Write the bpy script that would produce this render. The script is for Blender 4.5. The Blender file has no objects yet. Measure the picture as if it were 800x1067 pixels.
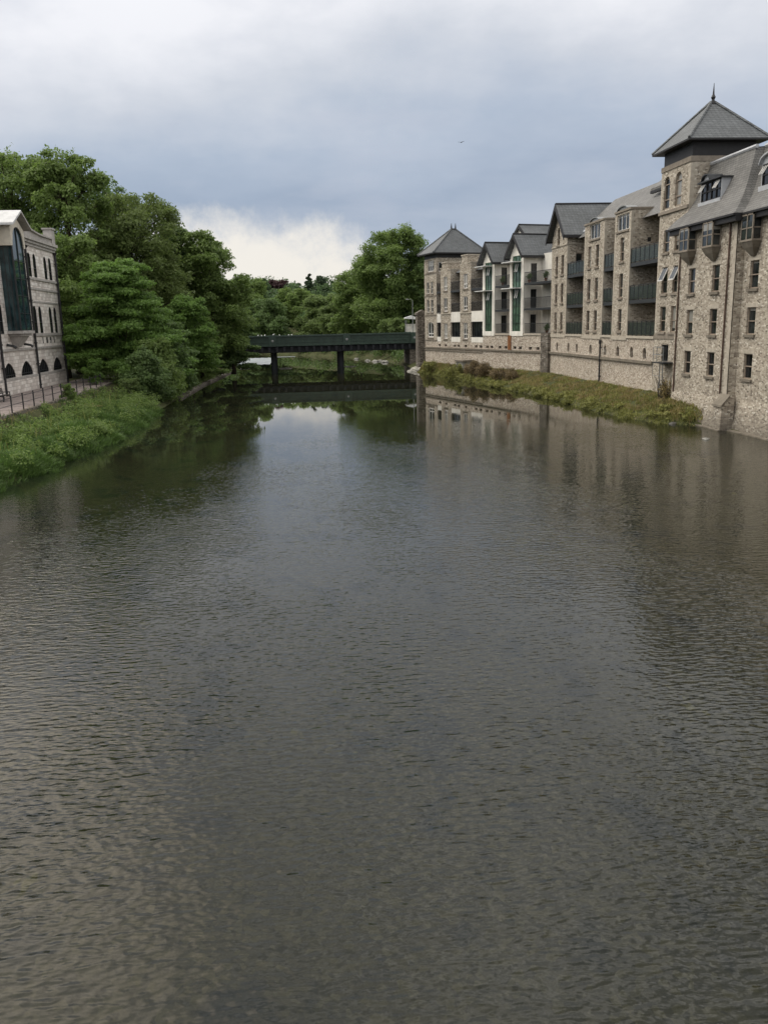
import bpy, math, random
import numpy as np
from mathutils import Vector

random.seed(7)
PI = math.pi
S = bpy.context.scene
COL = S.collection

# ------------------------------------------------------------------ materials
def newmat(name):
    m = bpy.data.materials.new(name); m.use_nodes = True
    nt = m.node_tree; nt.nodes.clear()
    return m, nt

class NT:
    """tiny node-graph helper"""
    def __init__(s, nt): s.nt = nt
    def n(s, t, **kw):
        x = s.nt.nodes.new(t)
        for k, v in kw.items():
            if k.startswith('i_'):
                x.inputs[k[2:].replace('_', ' ')].default_value = v
            else:
                setattr(x, k, v)
        return x
    def l(s, a, b): s.nt.links.new(a, b)
    def math(s, op, a, b=None, c=None, clamp=False):
        x = s.n('ShaderNodeMath', operation=op); x.use_clamp = clamp
        for i, v in enumerate((a, b, c)):
            if v is None: continue
            if hasattr(v, 'default_value') or hasattr(v, 'links'): s.l(v, x.inputs[i])
            else: x.inputs[i].default_value = v
        return x.outputs[0]
    def ramp(s, fac, stops, interp='LINEAR'):
        r = s.n('ShaderNodeValToRGB'); r.color_ramp.interpolation = interp
        e = r.color_ramp.elements
        while len(e) < len(stops): e.new(0.5)
        for el, (p, c) in zip(e, stops):
            el.position = p; el.color = (c[0], c[1], c[2], 1)
        s.l(fac, r.inputs[0]); return r.outputs[0]
    def mix(s, fac, a, b, mode='MIX'):
        x = s.n('ShaderNodeMix', data_type='RGBA', blend_type=mode)
        for v, i in ((fac, 0), (a, 6), (b, 7)):
            if hasattr(v, 'links'): s.l(v, x.inputs[i])
            elif i == 0: x.inputs[0].default_value = v
            else: x.inputs[i].default_value = (*v, 1)
        return x.outputs[2]
    def smooth(s, v, a, b, lo=0.0, hi=1.0):
        x = s.n('ShaderNodeMapRange', interpolation_type='SMOOTHSTEP')
        s.l(v, x.inputs[0])
        for i, k in enumerate((a, b, lo, hi)): x.inputs[i + 1].default_value = k
        return x.outputs[0]
    def noise(s, vec, scale, detail=3, rough=.55, out=0):
        x = s.n('ShaderNodeTexNoise'); x.inputs['Scale'].default_value = scale
        x.inputs['Detail'].default_value = detail; x.inputs['Roughness'].default_value = rough
        if vec is not None: s.l(vec, x.inputs['Vector'])
        return x.outputs[out]

def finish(nt, g, col, rough=.8, bump=None, bstr=.4, bdist=.03, spec=.3, metal=0):
    p = g.n('ShaderNodeBsdfPrincipled'); o = g.n('ShaderNodeOutputMaterial')
    if hasattr(col, 'links'): g.l(col, p.inputs['Base Color'])
    else: p.inputs['Base Color'].default_value = (*col, 1)
    if hasattr(rough, 'links'): g.l(rough, p.inputs['Roughness'])
    else: p.inputs['Roughness'].default_value = rough
    p.inputs['Specular IOR Level'].default_value = spec
    p.inputs['Metallic'].default_value = metal
    if bump is not None:
        b = g.n('ShaderNodeBump'); b.inputs['Strength'].default_value = bstr; b.inputs['Distance'].default_value = bdist
        g.l(bump, b.inputs['Height']); g.l(b.outputs[0], p.inputs['Normal'])
    g.l(p.outputs[0], o.inputs[0])
    return p

def wall_coords(g, jitter=True):
    """(x+y, z) in the object's own space: courses run level on every face of a wall"""
    tc = g.n('ShaderNodeTexCoord'); sx = g.n('ShaderNodeSeparateXYZ'); g.l(tc.outputs['Object'], sx.inputs[0])
    a = g.math('ADD', sx.outputs[0], sx.outputs[1])
    if jitter:
        oi = g.n('ShaderNodeObjectInfo'); a = g.math('ADD', a, g.math('MULTIPLY', oi.outputs['Random'], 40.0))
    cx = g.n('ShaderNodeCombineXYZ'); g.l(a, cx.inputs[0]); g.l(sx.outputs[2], cx.inputs[1])
    return cx.outputs[0], tc.outputs['Object'], sx

def scaled(g, vec, sx, sy, sz=1):
    m = g.n('ShaderNodeMapping'); m.inputs['Scale'].default_value = (sx, sy, sz); g.l(vec, m.inputs[0]); return m.outputs[0]

def rubble(name, stops, mortar, sx=2.5, sy=5.2, dirt=.35, base_dirt=None):
    m, nt = newmat(name); g = NT(nt)
    v, ob, sxyz = wall_coords(g)
    wob = g.noise(v, 1.3, 2, out=1)
    vv = g.n('ShaderNodeVectorMath', operation='MULTIPLY_ADD'); g.l(wob, vv.inputs[0]); vv.inputs[1].default_value = (.22, .10, 0); g.l(v, vv.inputs[2])
    sv = scaled(g, vv.outputs[0], sx, sy)
    vo = g.n('ShaderNodeTexVoronoi', voronoi_dimensions='2D', feature='F1'); vo.inputs['Scale'].default_value = 1; vo.inputs['Randomness'].default_value = .72; g.l(sv, vo.inputs['Vector'])
    ve = g.n('ShaderNodeTexVoronoi', voronoi_dimensions='2D', feature='DISTANCE_TO_EDGE'); ve.inputs['Scale'].default_value = 1; ve.inputs['Randomness'].default_value = .72; g.l(sv, ve.inputs['Vector'])
    sc = g.n('ShaderNodeSeparateColor'); g.l(vo.outputs['Color'], sc.inputs[0])
    c = g.ramp(sc.outputs[0], stops)
    fine = g.noise(v, 14, 3); c = g.mix(.35, c, g.ramp(fine, [(.3, (.25, .25, .25)), (.7, (.95, .95, .95))]), 'SOFT_LIGHT')
    edge = g.smooth(ve.outputs[0], .02, .13)
    c = g.mix(edge, mortar, c)
    big = g.noise(v, .32, 4, .6)
    c = g.mix(dirt, c, g.ramp(big, [(.32, (.35, .34, .33)), (.62, (1, .99, .98))]), 'MULTIPLY')
    streak = g.noise(scaled(g, v, 1.6, .16), 1, 3, .6)
    c = g.mix(g.smooth(streak, .58, .78, 0, .28), c, (.17, .15, .125))
    if base_dirt:
        z = g.math('ADD', sxyz.outputs[2], g.math('MULTIPLY', g.noise(v, .8, 3), 1.6))
        c = g.mix(g.smooth(z, base_dirt[0], base_dirt[1], base_dirt[2], 0), c, (.13, .115, .095))
    h = g.math('ADD', g.math('MULTIPLY', edge, .7), g.math('MULTIPLY', sc.outputs[1], .6))
    finish(nt, g, c, .88, h, .6, .03, .2)
    return m

def ashlar(name, stops, mortar, bw=.62, bh=.31):
    m, nt = newmat(name); g = NT(nt)
    v, ob, sx = wall_coords(g)
    b = g.n('ShaderNodeTexBrick'); b.inputs['Scale'].default_value = 1; b.inputs['Brick Width'].default_value = bw; b.inputs['Row Height'].default_value = bh
    b.inputs['Mortar Size'].default_value = .018; b.inputs['Mortar Smooth'].default_value = .3; b.inputs['Bias'].default_value = 0
    b.inputs['Color1'].default_value = (0, 0, 0, 1); b.inputs['Color2'].default_value = (1, 1, 1, 1); b.inputs['Mortar'].default_value = (.5, .5, .5, 1)
    g.l(v, b.inputs['Vector'])
    sc = g.n('ShaderNodeSeparateColor'); g.l(b.outputs['Color'], sc.inputs[0])
    c = g.ramp(sc.outputs[0], stops)
    c = g.mix(.4, c, g.ramp(g.noise(v, 7, 4, .65), [(.3, (.3, .3, .3)), (.7, (.85, .85, .85))]), 'SOFT_LIGHT')
    c = g.mix(b.outputs['Fac'], c, mortar)
    c = g.mix(.4, c, g.ramp(g.noise(v, .4, 4, .6), [(.30, (.5, .48, .47)), (.6, (1, .99, .98))]), 'MULTIPLY')
    streak = g.noise(scaled(g, v, 1.8, .14), 1, 3, .6)
    c = g.mix(g.smooth(streak, .56, .78, 0, .35), c, (.20, .18, .165))
    h = g.math('ADD', g.math('MULTIPLY', b.outputs['Fac'], -1.0), g.math('MULTIPLY', g.noise(v, 9, 3), .8))
    finish(nt, g, c, .85, h, .7, .03, .2)
    return m

def slate(name, base, var=.35, row=.24):
    m, nt = newmat(name); g = NT(nt)
    v, ob, sx = wall_coords(g)
    v = scaled(g, v, 1, 1.25)
    b = g.n('ShaderNodeTexBrick'); b.inputs['Scale'].default_value = 1; b.inputs['Brick Width'].default_value = .34; b.inputs['Row Height'].default_value = row
    b.inputs['Mortar Size'].default_value = .016; b.inputs['Mortar Smooth'].default_value = .2
    b.inputs['Color1'].default_value = (0, 0, 0, 1); b.inputs['Color2'].default_value = (1, 1, 1, 1); b.inputs['Mortar'].default_value = (0, 0, 0, 1)
    g.l(v, b.inputs['Vector'])
    sc = g.n('ShaderNodeSeparateColor'); g.l(b.outputs['Color'], sc.inputs[0])
    lo = tuple(k * (1 - var) for k in base); hi = tuple(k * (1 + var) for k in base)
    c = g.ramp(sc.outputs[0], [(0, lo), (1, hi)])
    c = g.mix(b.outputs['Fac'], c, tuple(k * .35 for k in base))
    c = g.mix(.5, c, g.ramp(g.noise(ob, .55, 4, .6), [(.3, (.5, .5, .48)), (.65, (1, 1, 1))]), 'MULTIPLY')
    c = g.mix(g.smooth(g.noise(ob, 2.2, 4, .65), .60, .75, 0, .2), c, (.16, .165, .14))
    h = g.math('ADD', g.math('MULTIPLY', b.outputs['Fac'], -1.0), g.math('MULTIPLY', sc.outputs[0], .5))
    finish(nt, g, c, .62, h, .6, .02, .4)
    return m

def plain(name, col, rough=.6, var=.2, spec=.4, metal=0, scale=3.0):
    m, nt = newmat(name); g = NT(nt)
    tc = g.n('ShaderNodeTexCoord')
    nz = g.noise(tc.outputs['Object'], scale, 4, .65)
    c = g.ramp(nz, [(.28, tuple(k * (1 - var) for k in col)), (.7, tuple(min(1, k * (1 + var * .6)) for k in col))])
    finish(nt, g, c, rough, nz, .15, .02, spec, metal)
    return m

def render_wall(name, col):
    m, nt = newmat(name); g = NT(nt)
    v, ob, sx = wall_coords(g)
    c = g.ramp(g.noise(v, .7, 5, .6), [(.3, tuple(k * .78 for k in col)), (.65, col)])
    st = g.noise(scaled(g, v, 2.4, .2), 1, 4, .6)
    c = g.mix(g.smooth(st, .52, .75, 0, .5), c, (.30, .28, .24))
    finish(nt, g, c, .9, g.noise(v, 22, 2), .25, .01, .2)
    return m

def glass(name, col, rough=.06, var=.6, blinds=0.0):
    m, nt = newmat(name); g = NT(nt)
    oi = g.n('ShaderNodeObjectInfo'); tc = g.n('ShaderNodeTexCoord')
    sx = g.n('ShaderNodeSeparateXYZ'); g.l(tc.outputs['Generated'], sx.inputs[0])
    nz = g.noise(tc.outputs['Object'], 1.1, 2)
    c = g.ramp(nz, [(.35, tuple(k * (1 - var) for k in col)), (.65, tuple(k * (1 + var) for k in col))])
    if blinds:
        # drawn blind / curtain in some rooms: pale behind the glass down to a height of its own
        has = g.math('GREATER_THAN', oi.outputs['Random'], 1 - blinds)
        frac = g.math('FRACT', g.math('MULTIPLY', oi.outputs['Random'], 37.7))
        drop = g.math('GREATER_THAN', sx.outputs[2], frac)
        c = g.mix(g.math('MULTIPLY', has, drop), c, (.26, .25, .225))
    wob = g.noise(tc.outputs['Object'], 1.7, 1)
    finish(nt, g, c, rough, wob, .06, .05, .5)
    return m

M = {}
M['stone'] = rubble('rubble_limestone', [(0, (0.149, 0.125, 0.100)), (.14, (0.273, 0.233, 0.187)), (.5, (0.409, 0.355, 0.286)), (.82, (0.509, 0.451, 0.367)), (.95, (0.614, 0.558, 0.468)), (1, (0.715, 0.672, 0.582))], (0.402, 0.355, 0.288), 5.0, 10.0, dirt=.25, base_dirt=(.3, 2.9, .75))
M['stone_base'] = rubble('pinkish_rubble_wall', [(0, (0.244, 0.197, 0.158)), (.3, (0.413, 0.346, 0.279)), (.6, (0.513, 0.439, 0.359)), (.9, (0.603, 0.537, 0.450)), (1, (0.734, 0.691, 0.607))], (0.435, 0.376, 0.309), 5.4, 10.0, dirt=.2, base_dirt=(.8, 2.6, .3))
M['stone_dark'] = rubble('weathered_rubble', [(0, (0.073, 0.062, 0.052)), (.4, (0.140, 0.121, 0.101)), (.8, (0.202, 0.177, 0.149)), (1, (0.307, 0.279, 0.245))], (0.153, 0.133, 0.111), 3.4, 6.6, dirt=.4)
M['dressed'] = plain('dressed_stone', (0.457, 0.407, 0.334), .85, .25, .2, scale=2.5)
M['sill'] = plain('stone_sill', (.25, .215, .175), .85, .3, .2, scale=2)
M['ledge'] = plain('ledge_stone', (.20, .175, .14), .85, .35, .2, scale=1.5)
M['white_render'] = render_wall('white_render', (.86, .82, .74))
M['slate'] = slate('grey_slate', (.118, .125, .130), .14)
M['slate_light'] = slate('pale_weathered_slate', (.158, .153, .145), .18, .2)
M['lead'] = plain('lead_flashing', (.42, .43, .45), .5, .2, .5, scale=1.5)
M['lead_roof'] = plain('pale_lead_roof', (.55, .55, .545), .6, .25, .3, scale=1.2)
M['white_metal'] = plain('white_painted_metal', (.72, .72, .70), .45, .08)
M['black'] = plain('black_painted_timber', (.018, .017, .018), .55, .3)
M['dark_metal'] = plain('dark_grey_metal', (.028, .03, .032), .45, .3)
M['brown'] = plain('brown_window_frame', (.27, .215, .165), .5, .25)
M['pipe'] = plain('rusty_brown_pipe', (.085, .05, .035), .6, .4, scale=4)
M['white_frame'] = plain('white_window_frame', (.70, .68, .64), .45, .1)
M['pane'] = glass('dark_window_glass', (.022, .026, .026), blinds=.45)
M['pane_dark'] = glass('black_window_glass', (.012, .013, .014))
def clear_glass(name, tint, amount):
    m, nt = newmat(name); g = NT(nt)
    t = g.n('ShaderNodeBsdfTransparent'); t.inputs[0].default_value = (*tint, 1)
    p = g.n('ShaderNodeBsdfPrincipled'); p.inputs['Base Color'].default_value = (.075, .09, .085, 1); p.inputs['Roughness'].default_value = .12
    x = g.n('ShaderNodeMixShader'); x.inputs[0].default_value = amount; g.l(t.outputs[0], x.inputs[1]); g.l(p.outputs[0], x.inputs[2])
    o = g.n('ShaderNodeOutputMaterial'); g.l(x.outputs[0], o.inputs[0]); return m
M['balcony_glass'] = clear_glass('balcony_glass', (.66, .72, .69), .34)
M['green_glass'] = glass('green_tinted_glass', (.065, .115, .078), .08, .4)
M['bay_glass'] = glass('blue_green_bay_glass', (.022, .045, .05), .04, .5)
M['ashlar'] = ashlar('pinkish_ashlar', [(0, (.54, .485, .44)), (.5, (.74, .68, .625)), (1, (.84, .80, .75))], (.52, .475, .43))
M['cream'] = plain('cream_stone_trim', (.60, .55, .46), .8, .2, .2, scale=2)
M['grey_trim'] = plain('grey_stone_cornice', (.40, .375, .35), .85, .3, .2, scale=2)
M['green_steel'] = plain('dark_green_bridge_paint', (.030, .052, .038), .5, .35, scale=1.2)
M['black_steel'] = plain('sooty_black_steel', (.010, .011, .014), .7, .3)
M['concrete'] = plain('weathered_concrete', (.30, .29, .26), .9, .35, .2, scale=1.2)
M['rust'] = plain('rusty_plate', (.22, .095, .04), .85, .5, .2, scale=2.5)
M['galv'] = plain('galvanised_steel', (.24, .245, .24), .45, .2, .5, .3)
M['timber'] = plain('dark_bench_timber', (.045, .035, .028), .7, .3)
M['wet_rock'] = plain('dark_wet_stone', (.085, .08, .07), .6, .35, .4, scale=3)
M['rock'] = plain('pale_river_stone', (.42, .40, .35), .9, .35, .2, scale=3)
M['white_feather'] = plain('white_feathers', (.78, .78, .76), .8, .1)
M['grey_feather'] = plain('grey_feathers', (.20, .20, .22), .8, .2)
M['dark_feather'] = plain('dark_feathers', (.03, .028, .028), .8, .2)
M['bark'] = plain('tree_bark', (.060, .048, .036), .95, .4, .1, scale=4)

def leaf_mat(name, base, trans=.46, var=.55, gloss=.25):
    m, nt = newmat(name); g = NT(nt)
    at = g.n('ShaderNodeAttribute', attribute_name='tint')
    c = g.mix(at.outputs['Fac'], tuple(k * (1 - var) for k in base), (min(1, base[0] * (1 + var * 1.15)), base[1] * (1 + var), base[2] * (1 + var * .7)))
    p = g.n('ShaderNodeBsdfPrincipled'); g.l(c, p.inputs['Base Color']); p.inputs['Roughness'].default_value = .55; p.inputs['Specular IOR Level'].default_value = gloss
    t = g.n('ShaderNodeBsdfTranslucent'); g.l(g.mix(.5, c, (base[0] * 1.5, base[1] * 1.6, base[2] * .9)), t.inputs[0])
    ms = g.n('ShaderNodeMixShader'); ms.inputs[0].default_value = trans
    g.l(p.outputs[0], ms.inputs[1]); g.l(t.outputs[0], ms.inputs[2])
    o = g.n('ShaderNodeOutputMaterial'); g.l(ms.outputs[0], o.inputs[0])
    return m
LEAF = {
 'mid': leaf_mat('mid_green_leaves', (.140, .205, .068)),
 'bright': leaf_mat('fresh_green_leaves', (.120, .205, .056)),
 'dark': leaf_mat('dark_green_leaves', (.102, .160, .062)),
 'olive': leaf_mat('olive_brown_green_leaves', (.132, .180, .066)),
 'pale': leaf_mat('pale_willow_leaves', (.130, .185, .070)),
 'copper': leaf_mat('copper_beech_leaves', (.070, .040, .048)),
 'conifer': leaf_mat('conifer_needles', (.042, .070, .040)),
 'far': leaf_mat('far_wood_leaves', (.080, .130, .066)),
 'grass': leaf_mat('reed_grass_blades', (.085, .148, .046), .35),
 'weed': leaf_mat('rank_weeds', (.195, .205, .072), .3),
 'dry': leaf_mat('dry_brown_weeds', (.25, .205, .105), .3),
 'bramble': leaf_mat('brown_bramble_stems', (.16, .125, .075), .25),
}

# ------------------------------------------------------------------ mesh helpers
class MB:
    def __init__(s): s.v = []; s.f = []; s.mi = []
    def poly(s, pts, mi=0):
        i = len(s.v); s.v += [tuple(p) for p in pts]; s.f.append(tuple(range(i, i + len(pts)))); s.mi.append(mi)
    def hexa(s, p, mi=0):
        i = len(s.v); s.v += [tuple(q) for q in p]
        for q in ((0, 3, 2, 1), (4, 5, 6, 7), (0, 1, 5, 4), (1, 2, 6, 5), (2, 3, 7, 6), (3, 0, 4, 7)):
            s.f.append(tuple(i + k for k in q)); s.mi.append(mi)
    def box(s, x0, x1, y0, y1, z0, z1, mi=0):
        s.hexa([(x0, y0, z0), (x1, y0, z0), (x1, y1, z0), (x0, y1, z0), (x0, y0, z1), (x1, y0, z1), (x1, y1, z1), (x0, y1, z1)], mi)
    def fbox(s, f, u0, u1, v0, v1, w0, w1, mi=0):
        s.hexa([f(u0, v0, w0), f(u1, v0, w0), f(u1, v1, w0), f(u0, v1, w0), f(u0, v0, w1), f(u1, v0, w1), f(u1, v1, w1), f(u0, v1, w1)], mi)
    def tube(s, pts, rad, n=6, mi=0, cap=True):
        rings = []
        for k, p in enumerate(pts):
            p = Vector(p)
            a = Vector(pts[max(0, k - 1)]); b = Vector(pts[min(len(pts) - 1, k + 1)])
            d = (b - a).normalized()
            u = d.cross(Vector((0, 0, 1)) if abs(d.z) < .9 else Vector((1, 0, 0))).normalized(); w = d.cross(u)
            r = rad[k] if isinstance(rad, (list, tuple)) else rad
            i = len(s.v)
            for j in range(n):
                t = 2 * PI * j / n; s.v.append(tuple(p + (u * math.cos(t) + w * math.sin(t)) * r))
            rings.append(i)
        for a, b in zip(rings, rings[1:]):
            for j in range(n):
                s.f.append((a + j, a + (j + 1) % n, b + (j + 1) % n, b + j)); s.mi.append(mi)
        if cap:
            s.f.append(tuple(rings[0] + j for j in range(n))[::-1]); s.f.append(tuple(rings[-1] + j for j in range(n))); s.mi += [mi, mi]
    def prism(s, prof, f0, f1, mi=0, cap=True):
        """profile points mapped by f0 and f1 to two ends"""
        a = [f0(*p) for p in prof]; b = [f1(*p) for p in prof]; n = len(prof)
        i = len(s.v); s.v += [tuple(p) for p in a] + [tuple(p) for p in b]
        for j in range(n):
            k = (j + 1) % n; s.f.append((i + j, i + k, i + n + k, i + n + j)); s.mi.append(mi)
        if cap:
            s.f.append(tuple(i + j for j in range(n))[::-1]); s.f.append(tuple(i + n + j for j in range(n))); s.mi += [mi, mi]
    def build(s, name, mats, parent=None, smooth=False, fix=True):
        me = bpy.data.meshes.new(name); me.from_pydata(s.v, [], s.f)
        if not isinstance(mats, (list, tuple)): mats = [mats]
        for m in mats: me.materials.append(M[m] if isinstance(m, str) else m)
        me.polygons.foreach_set('material_index', s.mi)
        if smooth: me.polygons.foreach_set('use_smooth', [True] * len(s.f))
        me.update()
        o = bpy.data.objects.new(name, me); COL.objects.link(o)
        if parent is not None: o.parent = parent
        return o

def tag(o, label=None, cat=None, group=None, kind=None):
    if label: o['label'] = label
    if cat: o['category'] = cat
    if group: o['group'] = group
    if kind: o['kind'] = kind
    return o

def empty(name, loc, rz, label, cat, group=None):
    o = bpy.data.objects.new(name, None); COL.objects.link(o)
    o.location = loc; o.rotation_euler = (0, 0, rz); o.empty_display_size = .5
    return tag(o, label, cat, group)

def np_mesh(name, V, F, tint, mat, parent=None):
    """F (n,4) quads; tint per vertex"""
    me = bpy.data.meshes.new(name)
    nv, nf = len(V), len(F)
    me.vertices.add(nv); me.vertices.foreach_set('co', np.ascontiguousarray(V, dtype=np.float32).ravel())
    me.loops.add(nf * 4); me.loops.foreach_set('vertex_index', np.ascontiguousarray(F, dtype=np.int32).ravel())
    me.polygons.add(nf); me.polygons.foreach_set('loop_start', np.arange(0, nf * 4, 4, dtype=np.int32))
    try: me.polygons.foreach_set('loop_total', np.full(nf, 4, dtype=np.int32))
    except Exception: pass
    a = me.attributes.new('tint', 'FLOAT', 'POINT'); a.data.foreach_set('value', np.ascontiguousarray(tint, dtype=np.float32))
    me.materials.append(mat); me.update(calc_edges=True)
    o = bpy.data.objects.new(name, me); COL.objects.link(o)
    if parent is not None: o.parent = parent
    return o

# ------------------------------------------------------------------ walls with openings
def arch_pts(u0, u1, vs, v1, n=10, pointed=False):
    out = []
    for k in range(n + 1):
        t = -1 + 2 * k / n
        h = (1 - abs(t) ** 2) ** .5 if not pointed else (1 - abs(t) ** 1.45) ** .72
        out.append(((u0 + u1) / 2 + t * (u1 - u0) / 2, vs + (v1 - vs) * h))
    return out

def wall(mb, f, u0, u1, v0, v1, holes=(), depth=.22, mi=0):
    """holes: (u0,u1,v0,v1[,spring v,pointed])"""
    us = sorted({u0, u1, *[h[0] for h in holes], *[h[1] for h in holes]}); vs = sorted({v0, v1, *[h[2] for h in holes], *[h[3] for h in holes]})
    us = [u for u in us if u0 <= u <= u1]; vs = [v for v in vs if v0 <= v <= v1]
    for a, b in zip(us, us[1:]):
        run = None
        for c, d in zip(vs, vs[1:]):
            mu, mv = (a + b) / 2, (c + d) / 2
            if any(h[0] < mu < h[1] and h[2] < mv < h[3] for h in holes):
                continue
            mb.poly([f(a, c, 0), f(b, c, 0), f(b, d, 0), f(a, d, 0)], mi)
    for h in holes:
        a, b, c, d = h[:4]
        if len(h) > 4:
            sp = h[4]; P = arch_pts(a, b, sp, d, 10, len(h) > 5 and h[5]); n = len(P) // 2
            for k in range(n):
                mb.poly([f(a, d, 0), f(*P[k], 0), f(*P[k + 1], 0)], mi)
            for k in range(n, len(P) - 1):
                mb.poly([f(b, d, 0), f(*P[k], 0), f(*P[k + 1], 0)], mi)
            for k in range(len(P) - 1):
                mb.poly([f(*P[k], 0), f(*P[k + 1], 0), f(*P[k + 1], depth), f(*P[k], depth)], mi)
            top = sp
        else:
            mb.poly([f(a, d, 0), f(b, d, 0), f(b, d, depth), f(a, d, depth)], mi); top = d
        mb.poly([f(a, c, 0), f(b, c, 0), f(b, c, depth), f(a, c, depth)], mi)
        mb.poly([f(a, c, 0), f(a, top, 0), f(a, top, depth), f(a, c, depth)], mi)
        mb.poly([f(b, c, 0), f(b, top, 0), f(b, top, depth), f(b, c, depth)], mi)

def window(parent, f, h, frame='brown', pane='pane', cols=1, bars=(.42,), fw=.06, sill='sill', name='window', w=.14, open_top=False, sill_ext=.12, label=None):
    """a window: frame mesh with pane and sill as its pieces"""
    a, b, c, d = h[:4]; arch = len(h) > 4
    top = h[4] if arch else d
    fr = MB(); t = .05
    if frame:
        fr.fbox(f, a, a + fw, c, top, w - t, w + t); fr.fbox(f, b - fw, b, c, top, w - t, w + t)
        fr.fbox(f, a + fw, b - fw, c, c + fw * 1.3, w - t, w + t)
        if not arch: fr.fbox(f, a + fw, b - fw, d - fw, d, w - t, w + t)
        for k in range(1, cols):
            u = a + (b - a) * k / cols; fr.fbox(f, u - fw * .5, u + fw * .5, c + fw * 1.3, (d - fw) if not arch else d - (d - top) * .15, w - t * .8, w + t * .8)
        for q in bars:
            v = c + (top - c) * q; fr.fbox(f, a + fw, b - fw, v - fw * .55, v + fw * .55, w - t * 1.25, w + t * .9)
        if arch:
            P = arch_pts(a, b, top, d, 10, len(h) > 5 and h[5]); um = (a + b) / 2
            for p, q in zip(P, P[1:]):
                p2 = (um + (p[0] - um) * (1 - 2 * fw / (b - a)), top + (p[1] - top) * (1 - fw / max(.1, d - top)))
                q2 = (um + (q[0] - um) * (1 - 2 * fw / (b - a)), top + (q[1] - top) * (1 - fw / max(.1, d - top)))
                fr.hexa([f(*p, w - t), f(*q, w - t), f(*q2, w - t), f(*p2, w - t), f(*p, w + t), f(*q, w + t), f(*q2, w + t), f(*p2, w + t)])
        if open_top:      # pivot sash swung out
            v0 = c + (d - c) * .45
            z0, z1 = v0 + .05, d - .06
            for k0, k1 in ((a + fw, a + fw * 2), (b - fw * 2, b - fw)):
                fr.hexa([f(k0, z0, -.34), f(k1, z0, -.34), f(k1, z1, w - .03), f(k0, z1, w - .03), f(k0, z0 + .05, -.36), f(k1, z0 + .05, -.36), f(k1, z1 + .02, w - .09), f(k0, z1 + .02, w - .09)], 1)
            fr.hexa([f(a + fw, z0, -.34), f(b - fw, z0, -.34), f(b - fw, z0 + .09, -.33), f(a + fw, z0 + .09, -.33), f(a + fw, z0, -.38), f(b - fw, z0, -.38), f(b - fw, z0 + .09, -.37), f(a + fw, z0 + .09, -.37)], 1)
        o = fr.build(name, [frame, 'white_frame'], parent)
    else:
        o = None
    pm = MB()
    if arch: pm.poly([f(a, c, w + .02), f(b, c, w + .02)] + [f(p[0], p[1], w + .02) for p in reversed(arch_pts(a, b, top, d, 10, len(h) > 5 and h[5]))])
    else: pm.poly([f(a, c, w + .02), f(b, c, w + .02), f(b, d, w + .02), f(a, d, w + .02)])
    if open_top:
        pm.poly([f(a + fw * 2, z0 + .09, -.34), f(b - fw * 2, z0 + .09, -.34), f(b - fw * 2, z1, w - .06), f(a + fw * 2, z1, w - .06)])
    po = pm.build('pane' if o else name, pane, o or parent)
    if sill and o:
        sm = MB(); sm.fbox(f, a - sill_ext, b + sill_ext, c - .17, c - .003, -.12, w + .03); sm.build('sill', sill, o)
    if label: (o or po)['label'] = label
    return o or po

class Blk:
    """a building with its own axes: u along the river front, w inward, v up"""
    def __init__(s, name, label, cat, org, ang, u0, sg=1, group=None):
        s.u0 = u0; s.sg = sg
        s.root = empty(name, org, ang, label, cat, group)
    def front(s, d=0.0): return lambda u, v, w: (d + w, (u - s.u0) * s.sg, v)
    def side(s, u, d=0.0):  # the flank seen from up-river, at u; horizontal coordinate = depth inward
        return lambda x, v, w: (x + d, (u + w - s.u0) * s.sg, v)
    def p(s, d, u, z): return (d, (u - s.u0) * s.sg, z)

def quoins(root, f, u, v0, v1, side=1, big=.34, small=.2, th=.012, h=.29):
    v = v0; k = 0; mb = MB()
    while v < v1 - .1:
        L = big if k % 2 else small
        mb.fbox(f, *( (u - L, u) if side < 0 else (u, u + L)), v, min(v + h - .012, v1), -th, .05)
        v += h; k += 1
    return mb.build('quoin_strip', 'dressed', root)

def boxes(root, name, mat, L_):
    for f, *a in L_:
        q = MB(); q.fbox(f, *a); q.build(name, mat, root)

def balcony(B, u0, u1, d0, d1, zf, style='glass', h=1.1, slab=.24, base=True, name='balcony'):
    mb = MB(); f = B.front(0)
    if base: mb.fbox(f, u0, u1, zf - slab, zf, d0, d1)
    n = max(2, int((u1 - u0) / .95 + .5))
    ps = [u0 + .03 + (u1 - u0 - .06) * k / n for k in range(n + 1)]
    if style == 'glass':
        for u in ps: mb.fbox(f, u - .03, u + .03, zf, zf + h, d0 + .01, d0 + .07)
        mb.fbox(f, u0, u1, zf + h, zf + h + .05, d0 + .005, d0 + .075)
        o = mb.build(name, 'dark_metal', B.root)
        for a, b in zip(ps, ps[1:]):
            g = MB(); g.fbox(f, a + .05, b - .05, zf + .07, zf + h - .06, d0 + .03, d0 + .05); g.build('glass_panel', 'balcony_glass', o)
    else:
        mb.fbox(f, u0, u1, zf + h, zf + h + .05, d0 + .005, d0 + .075); mb.fbox(f, u0, u1, zf + .06, zf + .10, d0 + .01, d0 + .06)
        o = mb.build(name, 'dark_metal', B.root)
        rb = MB(); k = u0 + .03
        while k < u1:
            rb.fbox(f, k - .011, k + .011, zf + .1, zf + h, d0 + .02, d0 + .05); k += .15
        dd = d0 + .12
        while dd < d1:
            if u0 > -1e8: rb.fbox(f, u0 + .01, u0 + .035, zf + .1, zf + h, dd, dd + .022)
            dd += .16
        rb.fbox(f, u0 + .005, u0 + .045, zf + h, zf + h + .05, d0 + .08, d1)
        rb.build('railing', 'dark_metal', o)
    return o

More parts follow.
